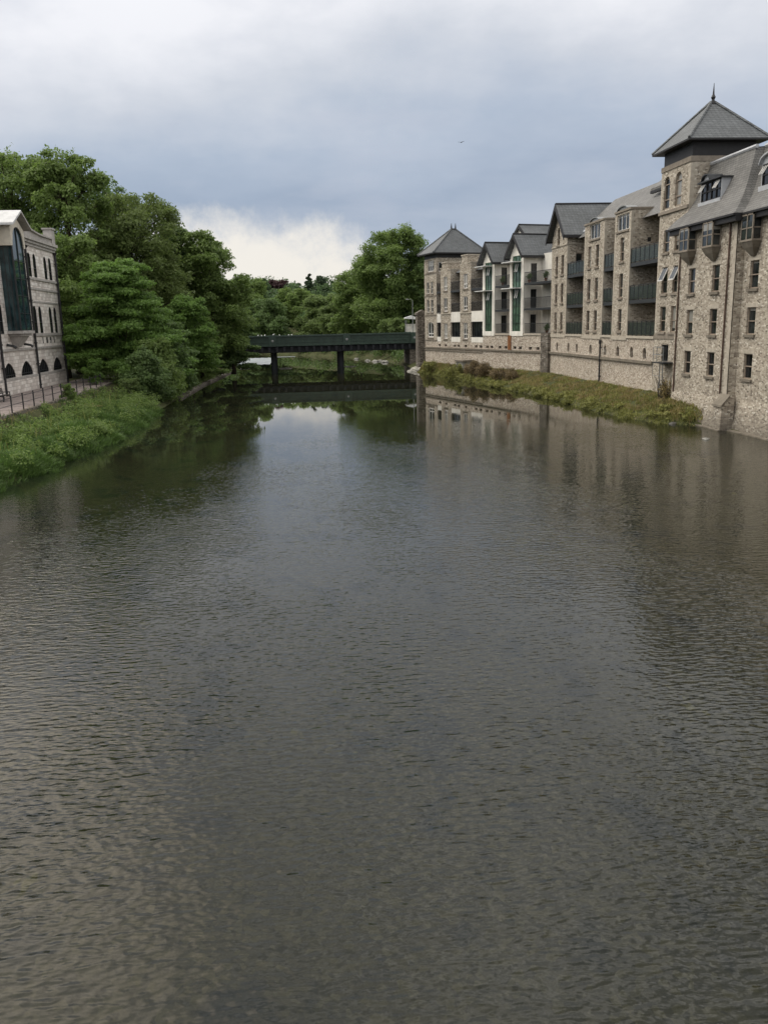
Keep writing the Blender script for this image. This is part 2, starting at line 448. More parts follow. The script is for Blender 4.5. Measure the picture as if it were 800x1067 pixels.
def drainpipe(B, d, u, z0, z1, r=.055, mat='pipe', name='drainpipe'):
    mb = MB(); mb.tube([B.p(d, u, z0), B.p(d, u, z1)], r, 7, 0)
    z = z0 + .5
    while z < z1: mb.tube([B.p(d, u, z - .05), B.p(d, u, z + .05)], r * 1.45, 7); z += 1.9
    mb.tube([B.p(d, u, z1 - .25), B.p(d, u, z1)], [r * 1.2, r * 2.2], 7)
    return mb.build(name, mat, B.root)

X0 = 27.8
# ================================================================== STONE TOWER
T = Blk('stone_tower', 'tall square stone tower with arched windows and a pointed slate roof', 'tower', (X0, 59.4, 0), 0, 59.4)
f = T.front(0)
rows = [(6.15, 8.05), (9.0, 10.95), (12.0, 13.65)]
colsT = [(62.35, 63.35), (60.45, 61.45)]
holes = [(a, b, c, d) for (a, b) in colsT for (c, d) in rows]
archT = [(62.7, 63.72, 15.15, 17.45, 16.94), (60.75, 61.8, 15.15, 17.47, 16.94)]
lowT = [(61.55, 62.75, 3.95, 5.2)]
w = MB(); wall(w, f, 59.4, 64.2, -1, 18.2, holes + archT + lowT)
fs = T.side(59.4); wall(w, fs, 0, 4.8, -1, 18.2)
w.poly([f(64.2, -1, 0), f(64.2, 18.2, 0), f(64.2, 18.2, 4.8), f(64.2, -1, 4.8)])
w.poly([T.p(4.8, 59.4, -1), T.p(4.8, 64.2, -1), T.p(4.8, 64.2, 18.2), T.p(4.8, 59.4, 18.2)])
w.build('wall', 'stone', T.root)
for i, h in enumerate(holes): window(T.root, f, h, open_top=(h[2] == 9.0), bars=(.45,))
for h in archT: window(T.root, f, h, bars=(.38, .98), sill=None, fw=.07)
for h in lowT: window(T.root, f, h, frame='dark_metal', pane='pane_dark', cols=2, bars=())
boxes(T.root, 'string_course', 'sill', [(f, 59.4, 64.24, 14.78, 15.0, -.14, -.003), (T.side(59.4), -.05, 4.8, 17.85, 18.2, -.05, -.003), (f, 59.4, 64.24, 17.85, 18.2, -.06, -.003), (f, 60.2, 64.2, 5.62, 5.98, -.05, -.003)])
quoins(T.root, f, 64.2, 6.2, 17.8, -1, .34, .22); quoins(T.root, f, 59.4, 14, 17.8, 1, .4, .25); quoins(T.root, T.side(59.4), 0, 14, 17.8, 1, .3, .5)
t = MB(); t.box(.10, 4.7, .1, 4.7, 18.2, 19.22); t.build('fascia', 'black', T.root)
def pyramid(B, d0, d1, u0, u1, z0, z1, rd0, rd1, um, mat, eave=.12, parent=None):
    mb = MB(); P = lambda d, u, z: B.p(d, u, z)
    a, b, c, e = P(d0, u0, z0), P(d1, u0, z0), P(d1, u1, z0), P(d0, u1, z0)
    r0, r1 = P(rd0, um, z1), P(rd1, um, z1)
    mb.poly([a, b, r1, r0]); mb.poly([b, c, r1]); mb.poly([c, e, r0, r1]); mb.poly([e, a, r0])
    o = mb.build('roof', mat, parent or B.root)
    g = MB(); g.fbox(B.front(0), u0, u1, z0 - eave, z0 - .004, d0, d1); g.build('gutter', 'black', o)
    hp = MB()
    for p, q in ((a, r0), (b, r1), (c, r1), (e, r0)):
        p = Vector(p); q = Vector(q); hp.tube([p + Vector((0, 0, .03)), q + Vector((0, 0, .03))], .11, 6)
    hp.tube([Vector(r0) + Vector((0, 0, .04)), Vector(r1) + Vector((0, 0, .04))], .1, 6)
    hp.build('hip_tiles', 'slate', o)
    return o
r = pyramid(T, -.55, 5.35, 58.75, 64.9, 19.25, 22.2, 2.35, 2.65, 61.8, 'slate')
fn = MB(); fn.tube([T.p(2.5, 61.8, 22.1), T.p(2.5, 61.8, 22.4), T.p(2.5, 61.8, 22.55), T.p(2.5, 61.8, 22.75), T.p(2.5, 61.8, 23.5)], [.16, .10, .17, .07, .015], 8); fn.build('finial', 'black', r)

# ================================================================== NEAR STONE BLOCK WITH MANSARD
XB = 27.25
B = Blk('stone_mill_building', 'nearest stone block with swept mansard slate roof, dormers and oriel windows standing in the water', 'building', (XB, 36.0, 0), 0, 36.0)
f = B.front(0); fr_ = B.front(.55)
rowsB = [(3.3, 4.9), (6.03, 7.72), (8.8, 10.5)]
cB = [(56.68, 57.62), (53.28, 54.25)]
hB = [(a, b, c, d) for (a, b) in cB for (c, d) in rowsB]
hR = [(49.52, 50.52, c + .04, d) for (c, d) in rowsB]
w = MB(); wall(w, f, 51.35, 59.42, -1, 13.5, hB)
wall(w, fr_, 36, 51.35, -1, 13.5, hR)
w.poly([B.p(0, 51.35, -1), B.p(.55, 51.35, -1), B.p(.55, 51.35, 13.5), B.p(0, 51.35, 13.5)])
w.poly([B.p(0, 59.42, -1), B.p(.55, 59.42, -1), B.p(.55, 59.42, 13.5), B.p(0, 59.42, 13.5)])
w.poly([B.p(.55, 36, -1), B.p(9, 36, -1), B.p(9, 36, 17.4), B.p(3, 36, 17.4), B.p(.55, 36, 13.5)])
w.build('wall', 'stone', B.root)
for h in hB: window(B.root, f, h, bars=(.5,), frame='brown', pane='pane_dark' if h[2] < 5 else 'pane', sill='ledge')
for h in hR: window(B.root, fr_, h, bars=(.5,), frame='brown', pane='pane_dark' if h[2] < 5 else 'pane', sill='ledge')
quoins(B.root, f, 51.35, 2.0, 12.9, 1, .5, .36)
for (ff, hs) in ((f, hB), (fr_, hR)): boxes(B.root, 'lintel', 'dressed', [(ff, h[0] - .2, h[1] + .2, h[3] + .004, h[3] + .26, -.02, .05) for h in hs])
# battered plinth, buttress, footing
for (d, u0, u1) in ((0, 51.9, 59.3), (.55, 36, 51.0)):
    t = MB(); t.prism([(-.42, -1), (-.30, .3), (-.012, 2.0), (.1, 2.0), (.1, -1)], lambda x, z, u=u0, d=d: B.p(d + x, u, z), lambda x, z, u=u1, d=d: B.p(d + x, u, z)); t.build('plinth', 'stone', B.root)
t = MB()
t.prism([(-.62, -1), (-.52, 1.55), (-.015, 2.15), (.3, 2.15), (.3, -1)], lambda x, z: B.p(x, 50.85, z), lambda x, z: B.p(x, 51.95, z))
t.build('buttress', 'stone', B.root)
t = MB(); t.prism([(-.60, 1.53), (-.58, 1.66), (-.02, 2.32), (-.02, 2.17)], lambda x, z: B.p(x, 50.8, z), lambda x, z: B.p(x, 52.0, z)); t.build('buttress_cap', 'ledge', B.root)
boxes(B.root, 'footing', 'ledge', [(f, 52.0, 58.5, -.5, .08, -.62, -.38), (fr_, 36, 50.8, -.5, .08, -.66, -.36), (f, 50.75, 52.0, -.5, .08, -.75, -.60)])
drainpipe(B, -.08, 59.0, 1.9, 13.2); drainpipe(B, -.08, 52.1, 2.3, 13.2); drainpipe(B, .47, 46.0, 1.9, 13.2)
# swept roof
prof = [(-.60, 13.36), (-.32, 13.62), (.05, 13.97), (.50, 14.50), (.90, 15.08), (1.25, 15.75), (1.55, 16.45), (1.80, 17.05), (2.02, 17.62)]
rf = MB()
U1, Uh = 59.42, 50.75
for k in range(len(prof) - 1):
    (x, z), (x2, z2) = prof[k], prof[k + 1]
    ua = 60.35 if x < .4 else U1; ub = 60.35 if x2 < .4 else U1
    ha, hb = Uh + (x + .6) * 1.06, Uh + (x2 + .6) * 1.06
    rf.poly([B.p(x, ha, z), B.p(x, ua, z), B.p(x2, ub, z2), B.p(x2, hb, z2)])         # river slope
    rf.poly([B.p(x, ha, z), B.p(x2, hb, z2), B.p(4.5, hb, z2), B.p(4.5, ha, z)])       # hip facing up-river
    rf.poly([B.p(x + .58, 35.6, z), B.p(x + .58, 53.5, z), B.p(x2 + .58, 53.5, z2), B.p(x2 + .58, 35.6, z2)])  # set-back length
rf.poly([B.p(2.02, 53.5, 17.62), B.p(2.02, U1, 17.62), B.p(7, U1, 18.0), B.p(7, 53.5, 18.0)])
rf.poly([B.p(2.60, 35.6, 17.62), B.p(2.60, 53.5, 17.62), B.p(7, 53.5, 18.0), B.p(7, 35.6, 18.0)])
rf.poly([B.p(x, 35.62, z) for x, z in [(p[0] + .58, p[1]) for p in prof] + [(7, 18.0), (7, 13.4)]])
roofB = rf.build('roof', 'slate_light', B.root)
g = MB(); g.tube([B.p(2.02, 53.4, 17.66), B.p(2.02, U1 - .02, 17.66)], .13, 6); g.build('ridge_flashing', 'lead', roofB); g = MB(); g.tube([B.p(2.60, 36, 17.66), B.p(2.60, 53.4, 17.66)], .13, 6)
g.build('ridge_flashing', 'lead', roofB)
boxes(roofB, 'gutter', 'black', [(f, Uh, 60.35, 13.22, 13.345, -.66, .02), (fr_, 36, 50.7, 13.22, 13.345, -.66, .02)]); boxes(roofB, 'soffit', 'black', [(f, Uh, 60.0, 12.9, 13.2, -.5, -.01), (fr_, 36, 50.7, 12.9, 13.2, -.5, -.01)])
def dormer(u0, u1, d, zb, zt, arch, ncol, small_arch=None):
    m_ = MB(); ff = B.front(d)
    m_.fbox(ff, u0, u0 + .1, zb, zt, 0, 1.5, 0); m_.fbox(ff, u1 - .1, u1, zb, zt, 0, 1.5, 0)
    m_.fbox(ff, u0 - .1, u1 + .1, zb - .35, zb, -.12, .5, 0)
    if arch:
        P = arch_pts(u0 - .15, u1 + .15, zt, zt + .55, 10)
        for p, q in zip(P, P[1:]):
            m_.hexa([ff(*p, -.2), ff(*q, -.2), ff(q[0], q[1] + .09, -.2), ff(p[0], p[1] + .09, -.2), ff(*p, 1.7), ff(*q, 1.7), ff(q[0], q[1] + .09, 1.7), ff(p[0], p[1] + .09, 1.7)], 0)
        m_.poly([ff(p[0], p[1], .02) for p in P] , 0)
    else:
        m_.fbox(ff, u0 - .15, u1 + .15, zt, zt + .09, -.22, 1.9, 1)
        P = arch_pts(u1 - 1.5, u1 - .35, zt + .09, zt + .45, 8)
        for p, q in zip(P, P[1:]):
            m_.hexa([ff(*p, -.22), ff(*q, -.22), ff(q[0], q[1] + .07, -.22), ff(p[0], p[1] + .07, -.22), ff(*p, .9), ff(*q, .9), ff(q[0], q[1] + .07, .9), ff(p[0], p[1] + .07, .9)], 1)
        m_.poly([ff(p[0], p[1], -.02) for p in P], 0)
    o = m_.build('dormer', ['lead', 'dark_metal'], B.root)
    fm = MB()
    for k in range(ncol + 1):
        u = u0 + .1 + (u1 - u0 - .2) * k / ncol; fm.fbox(ff, u - .035, u + .035, zb, zt, .0, .1)
    fm.fbox(ff, u0 + .1, u1 - .1, zb + (zt - zb) * .48, zb + (zt - zb) * .48 + .07, .0, .1); fm.fbox(ff, u0 + .1, u1 - .1, zb, zb + .08, -.02, .1); fm.fbox(ff, u0 + .1, u1 - .1, zt - .08, zt, -.02, .1)
    # sloping white bars of the tilted top lights
    for k in (0, ncol - 1):
        a = u0 + .1 + (u1 - u0 - .2) * k / ncol; wd = (u1 - u0 - .2) / ncol
        for q in (.2, .5, .8):
            z0, z1 = zb + (zt - zb) * .52, zt - .1; u = a + wd * q
            fm.hexa([ff(u - .03, z0, -.3), ff(u + .03, z0, -.3), ff(u + .03, z1, .0), ff(u - .03, z1, .0), ff(u - .03, z0, -.34), ff(u + .03, z0, -.34), ff(u + .03, z1, -.04), ff(u - .03, z1, -.04)], 1)
    fm.build('frame', ['black', 'white_frame'], o)
    pm = MB(); pm.poly([ff(u0 + .1, zb, .07), ff(u1 - .1, zb, .07), ff(u1 - .1, zt, .07), ff(u0 + .1, zt, .07)]); pm.build('pane', 'pane_dark', o)
dormer(55.15, 58.05, .72, 14.85, 16.1, False, 4)
dormer(49.0, 51.3, 1.28, 14.9, 16.15, True, 3)
def oriel(uc, d):
    ff = B.front(d); W, D = .70, .62; zb, zt = 11.72, 13.2
    m_ = MB()
    for a in (-W, 0 - .04, W - .08): m_.fbox(ff, uc + a, uc + a + .08, zb, zt, -D, -D + .08)
    m_.fbox(ff, uc - W, uc - W + .08, zb, zt, -.09, -.004); m_.fbox(ff, uc + W - .08, uc + W, zb, zt, -.09, -.004)
    m_.fbox(ff, uc - W - .03, uc + W + .03, zb - .12, zb, -D - .03, -.004); m_.fbox(ff, uc - W, uc + W, zt - .1, zt, -D, -.004)
    m_.fbox(ff, uc - W, uc + W, zb + .62, zb + .69, -D + .012, -D + .07); m_.fbox(ff, uc - W + .012, uc - W + .07, zb + .62, zb + .69, -D + .08, -.09)
    o = m_.build('oriel_window', 'sill', B.root)
    pm = MB(); pm.fbox(ff, uc - W + .03, uc + W - .03, zb + .001, zt - .1, -D + .03, -.01); pm.build('pane', 'pane', o)
    cm = MB(); b0 = [(uc - W, -D), (uc + W, -D), (uc + W, -.004), (uc - W, -.004)]; b1 = [(uc - .16, -.12), (uc + .16, -.12), (uc + .16, -.004), (uc - .16, -.004)]
    mid = [(uc - .55, -.46), (uc + .55, -.46), (uc + .55, -.004), (uc - .55, -.004)]
    cm.hexa([ff(u, 11.25, q) for u, q in mid] + [ff(u, 11.59, q) for u, q in b0]); cm.hexa([ff(u, 10.75, q) for u, q in b1] + [ff(u, 11.248, q) for u, q in mid])
    cm.build('corbel', 'ledge', o)
oriel(57.45, 0); oriel(54.05, 0); oriel(50.15, .55); oriel(46.5, .55)

# ================================================================== PODIUM WALL
A = math.radians(15.2); P0 = (27.8, 92.5)
def far_pt(s, d=0):
    return (P0[0] - math.sin(A) * s + math.cos(A) * d, P0[1] + math.cos(A) * s + math.sin(A) * d)
W = Blk('podium_wall', 'long low rubble river wall under the flats with arched vents and a dark ledge', 'wall', (X0, 64.2, 0), 0, 64.2)
f = W.front(0)
R_ = lambda s: None
ca, sa = math.cos(A), math.sin(A)
def ff(s, v, w_):   # far length of the wall, in the same local axes
    x, y = far_pt(s, w_); return (x - X0, y - 64.2, v)
vN = [(u - .33, u + .33, 4.0, 4.88, 4.55) for u in (66.0, 68.7, 71.8, 74.9, 78.8, 82.85, 85.5, 89.4)]
vF = [(s - .36, s + .36, 3.95, 4.27) for s in (2.3, 4.0, 6.3, 7.6, 9.75, 11.3, 13.4, 14.6, 16.4, 17.7, 20.8, 22.95, 24.2, 27.1, 29.2)]
w = MB(); wall(w, f, 64.2, 92.5, -1, 5.6, vN, .3); wall(w, ff, -.1, 15.8, -1, 5.6, vF[:8], .3); wall(w, ff, 15.8, 34.33, -1, 4.6, vF[8:], .3)
w.poly([ff(34.33, -1, 0), ff(34.33, 4.6, 0), ff(34.33, 4.6, 8), ff(34.33, -1, 8)])
w.poly([f(64.2, 5.6, 0), f(92.5, 5.6, 0), f(92.5, 5.6, 2.6), f(64.2, 5.6, 2.6)]); w.poly([ff(0, 5.6, 0), ff(15.8, 5.6, 0), ff(15.8, 5.6, 2.6), ff(0, 5.6, 2.6)])
w.build('wall', 'stone_base', W.root)
for h in vN: window(W.root, f, h, frame=None, pane='pane_dark', name='arched_vent', w=.2, sill=None)
for h in vF: window(W.root, ff, h, frame=None, pane='pane_dark', name='square_vent', w=.2, sill=None)
boxes(W.root, 'ledge', 'ledge', [(f, 64.2, 91.8, 3.62, 3.84, -.2, -.003), (ff, .92, 34.4, 3.62, 3.82, -.16, -.003), (ff, 15.8, 34.4, 3.3, 3.42, -.1, -.003)])
boxes(W.root, 'coping', 'dressed', [(f, a, b, 5.6, 5.8, -.1, .35) for a, b in ((64.2, 69.85), (73.45, 76.0), (81.3, 86.6))] + [(ff, -.1, 5.64, 5.6, 5.78, -.1, .35), (ff, 8.79, 12.68, 5.6, 5.78, -.1, .35)])
boxes(W.root, 'band', 'dressed', [(f, a + .02, b - .02, 5.42, 5.75, -.07, -.003) for a, b in ((69.85, 73.45), (76.0, 81.3), (86.6, 91.9))])
t = MB(); t.fbox(ff, -.64, .9, -1, 5.85, -.5, -.004); t.build('buttress', 'stone_dark', W.root)
t = MB(); t.fbox(ff, 8.42, 9.2, 3.86, 5.55, -.07, -.003); t.build('rusty_plate', 'rust', W.root)

# ================================================================== STONE BLOCKS P1, P2 (river flats)
rowsP = [(6.15, 8.05), (9.0, 11.0), (12.0, 13.95)]
def stone_flats(name, label, u0, u1, cols, topwin, rec, top=16.05):
    """rec: (ua,ub) recess on the up-river side, with three balconies"""
    K = Blk(name, label, 'building', (X0, u0, 0), 0, u0)
    f = K.front(0); hs = [(c - .42, c + .42, a, b) for c in cols for (a, b) in rowsP]
    tw = (topwin[0], topwin[1], 14.55, 15.85)
    w = MB(); wall(w, f, u0, u1, 5.6, top, hs + [tw])
    wall(w, K.side(u0), 0, 2.6, 5.6, top); w.poly([f(u1, 5.6, 0), f(u1, top, 0), f(u1, top, 2.6), f(u1, 5.6, 2.6)])
    dh = []
    a, b = rec
    for z in (5.85, 8.75, 11.7): dh.append((a + .5, min(b - .3, a + 2.6), z, z + 2.1))
    wall(w, K.front(2.6), a, b, 5.6, 15.6, dh)
    w.poly([f(u0, top, 0), f(u1, top, 0), f(u1, top, 2.6), f(u0, top, 2.6)])
    w.build('wall', 'stone', K.root)
    for h in hs: window(K.root, f, h, bars=(.4,), frame='brown', pane='pane')
    window(K.root, f, tw, frame='white_frame', cols=3, bars=(), sill='sill', label='white framed top floor window under a small curved hood')
    for h in dh: window(K.root, K.front(2.6), h, frame='dark_metal', pane='pane_dark', cols=2, bars=(), sill=None, name='balcony_door')
    t = MB(); t.fbox(f, u0 - .06, u1 + .06, top, top + .16, -.1, 2.6); t.build('parapet_coping', 'sill', K.root)
    t = MB(); P = arch_pts(tw[0] + .2, tw[1] - .2, top + .16, top + .42, 8)
    for p, q in zip(P, P[1:]): t.hexa([f(*p, -.15), f(*q, -.15), f(q[0], q[1] + .07, -.15), f(p[0], p[1] + .07, -.15), f(*p, .8), f(*q, .8), f(q[0], q[1] + .07, .8), f(p[0], p[1] + .07, .8)])
    t.poly([f(p[0], p[1], -.02) for p in P]); t.build('hood', 'galv', K.root)
    quoins(K.root, f, u0, 5.9, top - .1, 1, .34, .2); quoins(K.root, f, u1, 5.9, top - .1, -1, .34, .2); quoins(K.root, K.side(u0), 0, 5.9, top - .1, 1, .2, .34)
    balcony(K, a + .02, b - .02, .05, 2.55, 5.82, 'glass', 1.15, base=False)
    balcony(K, a + .02, b - .02, .05, 2.55, 8.72, 'glass', 1.15, .3)
    balcony(K, a + .02, b - .02, .05, 2.55, 11.72, 'glass', 1.15, .3)
    return K
K1 = stone_flats('stone_flats', 'single column stone flats with a wide glass balcony bay next to the tall tower', 69.85, 73.45, [71.65], (70.35, 73.0), (64.22, 69.83))
t = MB(); t.fbox(K1.side(69.85), 1.45, 1.75, 13.45, 13.8, -.012, .05); t.build('flue_vent', 'black', K1.root)
# long slate roof behind these two blocks
t = MB(); t.poly([K1.p(.9, 64.25, 15.3), K1.p(.9, 88.0, 15.3), K1.p(5.4, 88.0, 19.3), K1.p(5.4, 64.25, 19.3)]); t.poly([K1.p(5.4, 64.25, 19.3), K1.p(5.4, 88.0, 19.3), K1.p(10, 88, 15.3), K1.p(10, 64.25, 15.3)])
t.poly([K1.p(.9, 64.25, 15.3), K1.p(5.4, 64.25, 19.3), K1.p(10, 64.25, 15.3)])
rr = t.build('roof', 'slate_light', K1.root)
t = MB(); t.prism([(3.1, 18.15), (5.2, 19.9), (5.2, 19.75), (3.1, 17.95)], lambda d, z: K1.p(d, 64.3, z), lambda d, z: K1.p(d, 73.5, z)); t.build('upper_roof', 'slate_light', K1.root)
t = MB(); t.fbox(K1.front(0), 64.3, 73.55, 17.72, 17.94, 3.05, 3.3); t.build('roof_edge', 'black', K1.root)
t = MB(); t.box(1.7, 2.5, 65.4 - 69.85, 66.4 - 69.85, 15.4, 17.3); t.build('stair_turret', 'stone', K1.root)
K2 = stone_flats('stone_flats', 'stone flats with paired window columns between the steep gable and the single column block', 76.0, 81.3, [77.75, 79.8], (77.2, 79.9), (73.47, 75.98), 15.95)

# ================================================================== GABLED STONE BLOCK
G = Blk('gabled_stone_house', 'gabled stone block with steep slate roof, black bargeboards and an arched attic window', 'building', (X0, 86.6, 0), 0, 86.6)
f = G.front(0); uc = 89.25
rowsG = [(6.15, 8.05), (9.0, 11.0), (11.9, 13.85)]
hs = [(c - .42, c + .42, a, b) for c in (88.15, 90.15) for (a, b) in rowsG]
w = MB(); wall(w, f, 86.6, 91.9, 5.6, 14.9, hs)
ah = (uc - .02, uc + .82, 15.0, 16.75, 16.3)
# gable triangle built round the arched window
zE, zA = 15.7, 18.75
zz = lambda u: zA - abs(u - uc) * (zA - zE) / 2.65
wall(w, f, uc - .35, uc + 1.15, 14.9, 16.9, [ah])
for (u0, u1) in ((86.6, uc - .35), (uc + 1.15, 91.9)):
    w.poly([f(u0, 14.9, 0), f(u1, 14.9, 0), f(u1, zz(u1), 0), f(u0, zz(u0), 0)])
w.poly([f(uc - .35, 16.9, 0), f(uc + 1.15, 16.9, 0), f(uc + 1.15, zz(uc + 1.15), 0), f(uc, zA, 0), f(uc - .35, zz(uc - .35), 0)])
sw = [(.92, 1.62, 12.0, 13.9)]
wall(w, G.side(86.6), 0, 6.0, 5.6, 15.7, sw); w.poly([f(91.9, 5.6, 0), f(91.9, 15.7, 0), f(91.9, 15.7, 6), f(91.9, 5.6, 6)])
dh = [(81.9, 84.4, z, z + 2.1) for z in (5.85, 8.75, 11.7)]
wall(w, G.front(2.6), 81.3, 86.6, 5.6, 15.6, dh)
w.build('wall', 'stone', G.root)
for h in hs: window(G.root, f, h, bars=(.4,))
window(G.root, f, ah, bars=(.4,)); window(G.root, G.side(86.6), sw[0], frame='brown', bars=(), sill=None)
for h in dh: window(G.root, G.front(2.6), h, frame='dark_metal', pane='pane_dark', cols=2, bars=(), sill=None, name='balcony_door')
boxes(G.root, 'string_course', 'dressed', [(f, 86.55, 91.95, 14.78, 14.92, -.08, -.003), (G.side(86.6), -.003, 6, 14.78, 14.92, -.08, -.003)])
quoins(G.root, f, 86.6, 5.9, 14.7, 1, .34, .2); quoins(G.root, f, 91.9, 5.9, 14.7, -1, .34, .2); quoins(G.root, G.side(86.6), 0, 5.9, 14.7, 1, .2, .34)
def gable_roof(Bk, uc, half, zE, zA, d0, d1, th=.16, mat='slate', barge='black', bdep=.42, soffit=True):
    """ridge runs inward from the river front"""
    m_ = MB()
    for sgn in (-1, 1):
        m_.hexa([Bk.p(d0, uc, zA), Bk.p(d1, uc, zA), Bk.p(d1, uc + sgn * half, zE), Bk.p(d0, uc + sgn * half, zE), Bk.p(d0, uc, zA + th), Bk.p(d1, uc, zA + th), Bk.p(d1, uc + sgn * half, zE + th), Bk.p(d0, uc + sgn * half, zE + th)])
    o = m_.build('roof', mat, Bk.root)
    for sgn in (-1, 1):
        b = MB(); b.hexa([Bk.p(d0 - .07, uc, zA - bdep), Bk.p(d0 - .003, uc, zA - bdep), Bk.p(d0 - .003, uc + sgn * half, zE - bdep * .9), Bk.p(d0 - .07, uc + sgn * half, zE - bdep * .9),
                Bk.p(d0 - .07, uc, zA + th + .04), Bk.p(d0 - .003, uc, zA + th + .04), Bk.p(d0 - .003, uc + sgn * half, zE + th + .04), Bk.p(d0 - .07, uc + sgn * half, zE + th + .04)]); b.build('bargeboard', barge, o)
        a, c = sorted((uc + sgn * (half - .02), uc + sgn * (half + .1))); g = MB(); g.fbox(Bk.front(0), a, c, zE - .16, zE + .10, d0, d1); g.build('gutter', 'black', o)
    g = MB(); g.tube([Bk.p(d0, uc, zA + th + .03), Bk.p(d1, uc, zA + th + .03)], .1, 6); g.build('ridge', 'black', o)
    return o
gable_roof(G, uc, 3.15, 15.55, 18.9, -.55, 6.0)
t = MB(); t.tube([G.p(5.95, uc, 19.05), G.p(1.5, 86.2, 15.9)], .12, 5); t.build('valley_flashing', 'lead', G.root)
balcony(G, 81.32, 86.58, .05, 2.55, 5.82, 'glass', 1.15, base=False); balcony(G, 81.32, 86.58, .05, 2.55, 8.72, 'glass', 1.15, .3); balcony(G, 81.32, 86.58, .05, 2.55, 11.72, 'glass', 1.15, .3)

# ================================================================== WHITE RENDERED GABLES
def white_house(label, s0, s1, g0, g1, rec0, zE, zA, d_side, d_ridge, balc):
    K = Blk('white_gabled_house', label, 'building', (*far_pt(s0), 0), A, s0)
    f = K.front(0); um = (s0 + s1) / 2
    w = MB(); zb = 5.6
    wall(w, f, s0, s1, zb, zE, [(g0, g1, 6.05, zE - .02)], .25)
    w.poly([f(s0, zE, 0), f(s1, zE, 0), f(um, zA, 0)])
    doors = [(.93, 1.72, a, a + 2.12) for a in (5.85, 8.72, 11.65)]
    wall(w, K.side(s0), 0, d_side + 4, zb, zE, doors, .15)
    w.poly([f(s1, zb, 0), f(s1, zE, 0), f(s1, zE, 6), f(s1, zb, 6)])
    bd = [(rec0 + .35, rec0 + 1.25, a, a + 2.12) for a in (5.85, 8.72, 11.65)]
    wall(w, K.front(d_side), rec0, s0, zb, 14.85, bd, .15)
    w.build('wall', 'white_render', K.root)
    for h in doors: window(K.root, K.side(s0), h, frame='dark_metal', pane='pane_dark', bars=(), sill=None, name='balcony_door', w=.1)
    for h in bd: window(K.root, K.front(d_side), h, frame='dark_metal', pane='pane', bars=(), sill=None, name='balcony_door', w=.1)
    # tall green glazed strip
    gm = MB(); z0, z1 = 6.05, zE - .02
    for k in range(4):
        u = g0 + (g1 - g0) * k / 3; gm.fbox(f, u - .03, u + .03, z0, z1, .06, .16)
    z = z0
    while z < z1: gm.fbox(f, g0, g1, z - .025, z + .025, .05, .16); z += .98
    gs = gm.build('glazed_strip', 'green_steel', K.root)
    z = z0; k = 0
    while z < z1 - .1:
        for j in range(3):
            a, b = g0 + (g1 - g0) * j / 3, g0 + (g1 - g0) * (j + 1) / 3
            p = MB(); p.poly([f(a, z, .12), f(b, z, .12), f(b, min(z + .98, z1), .12), f(a, min(z + .98, z1), .12)]); p.build('pane', 'green_glass', gs)
        z += .98; k += 1
    for zc in (13.0, 10.0):     # white opening lights in the strip
        a = g0 + (g1 - g0) * .36
        for q in (0, .42):
            t = MB(); t.hexa([f(a + q, zc - .1, -.16), f(a + q + .2, zc - .1, -.16), f(a + q + .2, zc + .8, .06), f(a + q, zc + .8, .06), f(a + q, zc - .1, -.2), f(a + q + .2, zc - .1, -.2), f(a + q + .2, zc + .8, .02), f(a + q, zc + .8, .02)]); t.build('opening_light', 'white_frame', gs)
    boxes(K.root, 'canopy', 'white_metal', [(f, g0 - .1, s1 + .02, zc, zc + .09, -1.25, -.003) for zc in (13.95, 10.98)])
    boxes(K.root, 'frame_surround', 'white_render', [(f, s0 - .03, g0, 5.5, zE - .3, -.06, -.003), (f, g1, s1 + .03, 5.5, zE - .3, -.06, -.003), (f, g0, g1, 5.5, 6.04, -.06, -.003)])
    gable_roof(K, um, (s1 - s0) / 2 + .5, zE - .25, zA + .05, -.6, d_ridge, bdep=.3)
    for zf, base in ((5.8, False), (8.68, True), (11.55, True)):
        balcony(K, rec0 + .05, s0 - .3, -.1 if base else .0, d_side - .05, zf, 'bars', 1.12, .26, base)
    return K
W2 = white_house('larger white rendered gable with green glass strip beside the gabled stone block', 5.64, 8.79, 6.2, 8.3, -.55, 14.75, 16.95, 2.4, 5.0, True)
W1 = white_house('smaller white rendered gable with green glass strip nearer the bridge', 12.68, 15.79, 13.3, 15.25, 8.8, 14.5, 16.65, 2.1, 4.6, True)
_sw = W2.root
ro = gable_roof(W2, 12.2, 4.6, 14.9, 18.65, 3.0, 9.5, bdep=.3); ro['label'] = 'higher slate roof behind the white gable'
t = MB(); f = W2.front(3.2); t.poly([f(8.0, 12, 0), f(16.4, 12, 0), f(16.4, 15.2, 0), f(12.2, 18.55, 0), f(8.0, 15.2, 0)]); t.build('rear_gable_wall', 'white_render', W2.root)

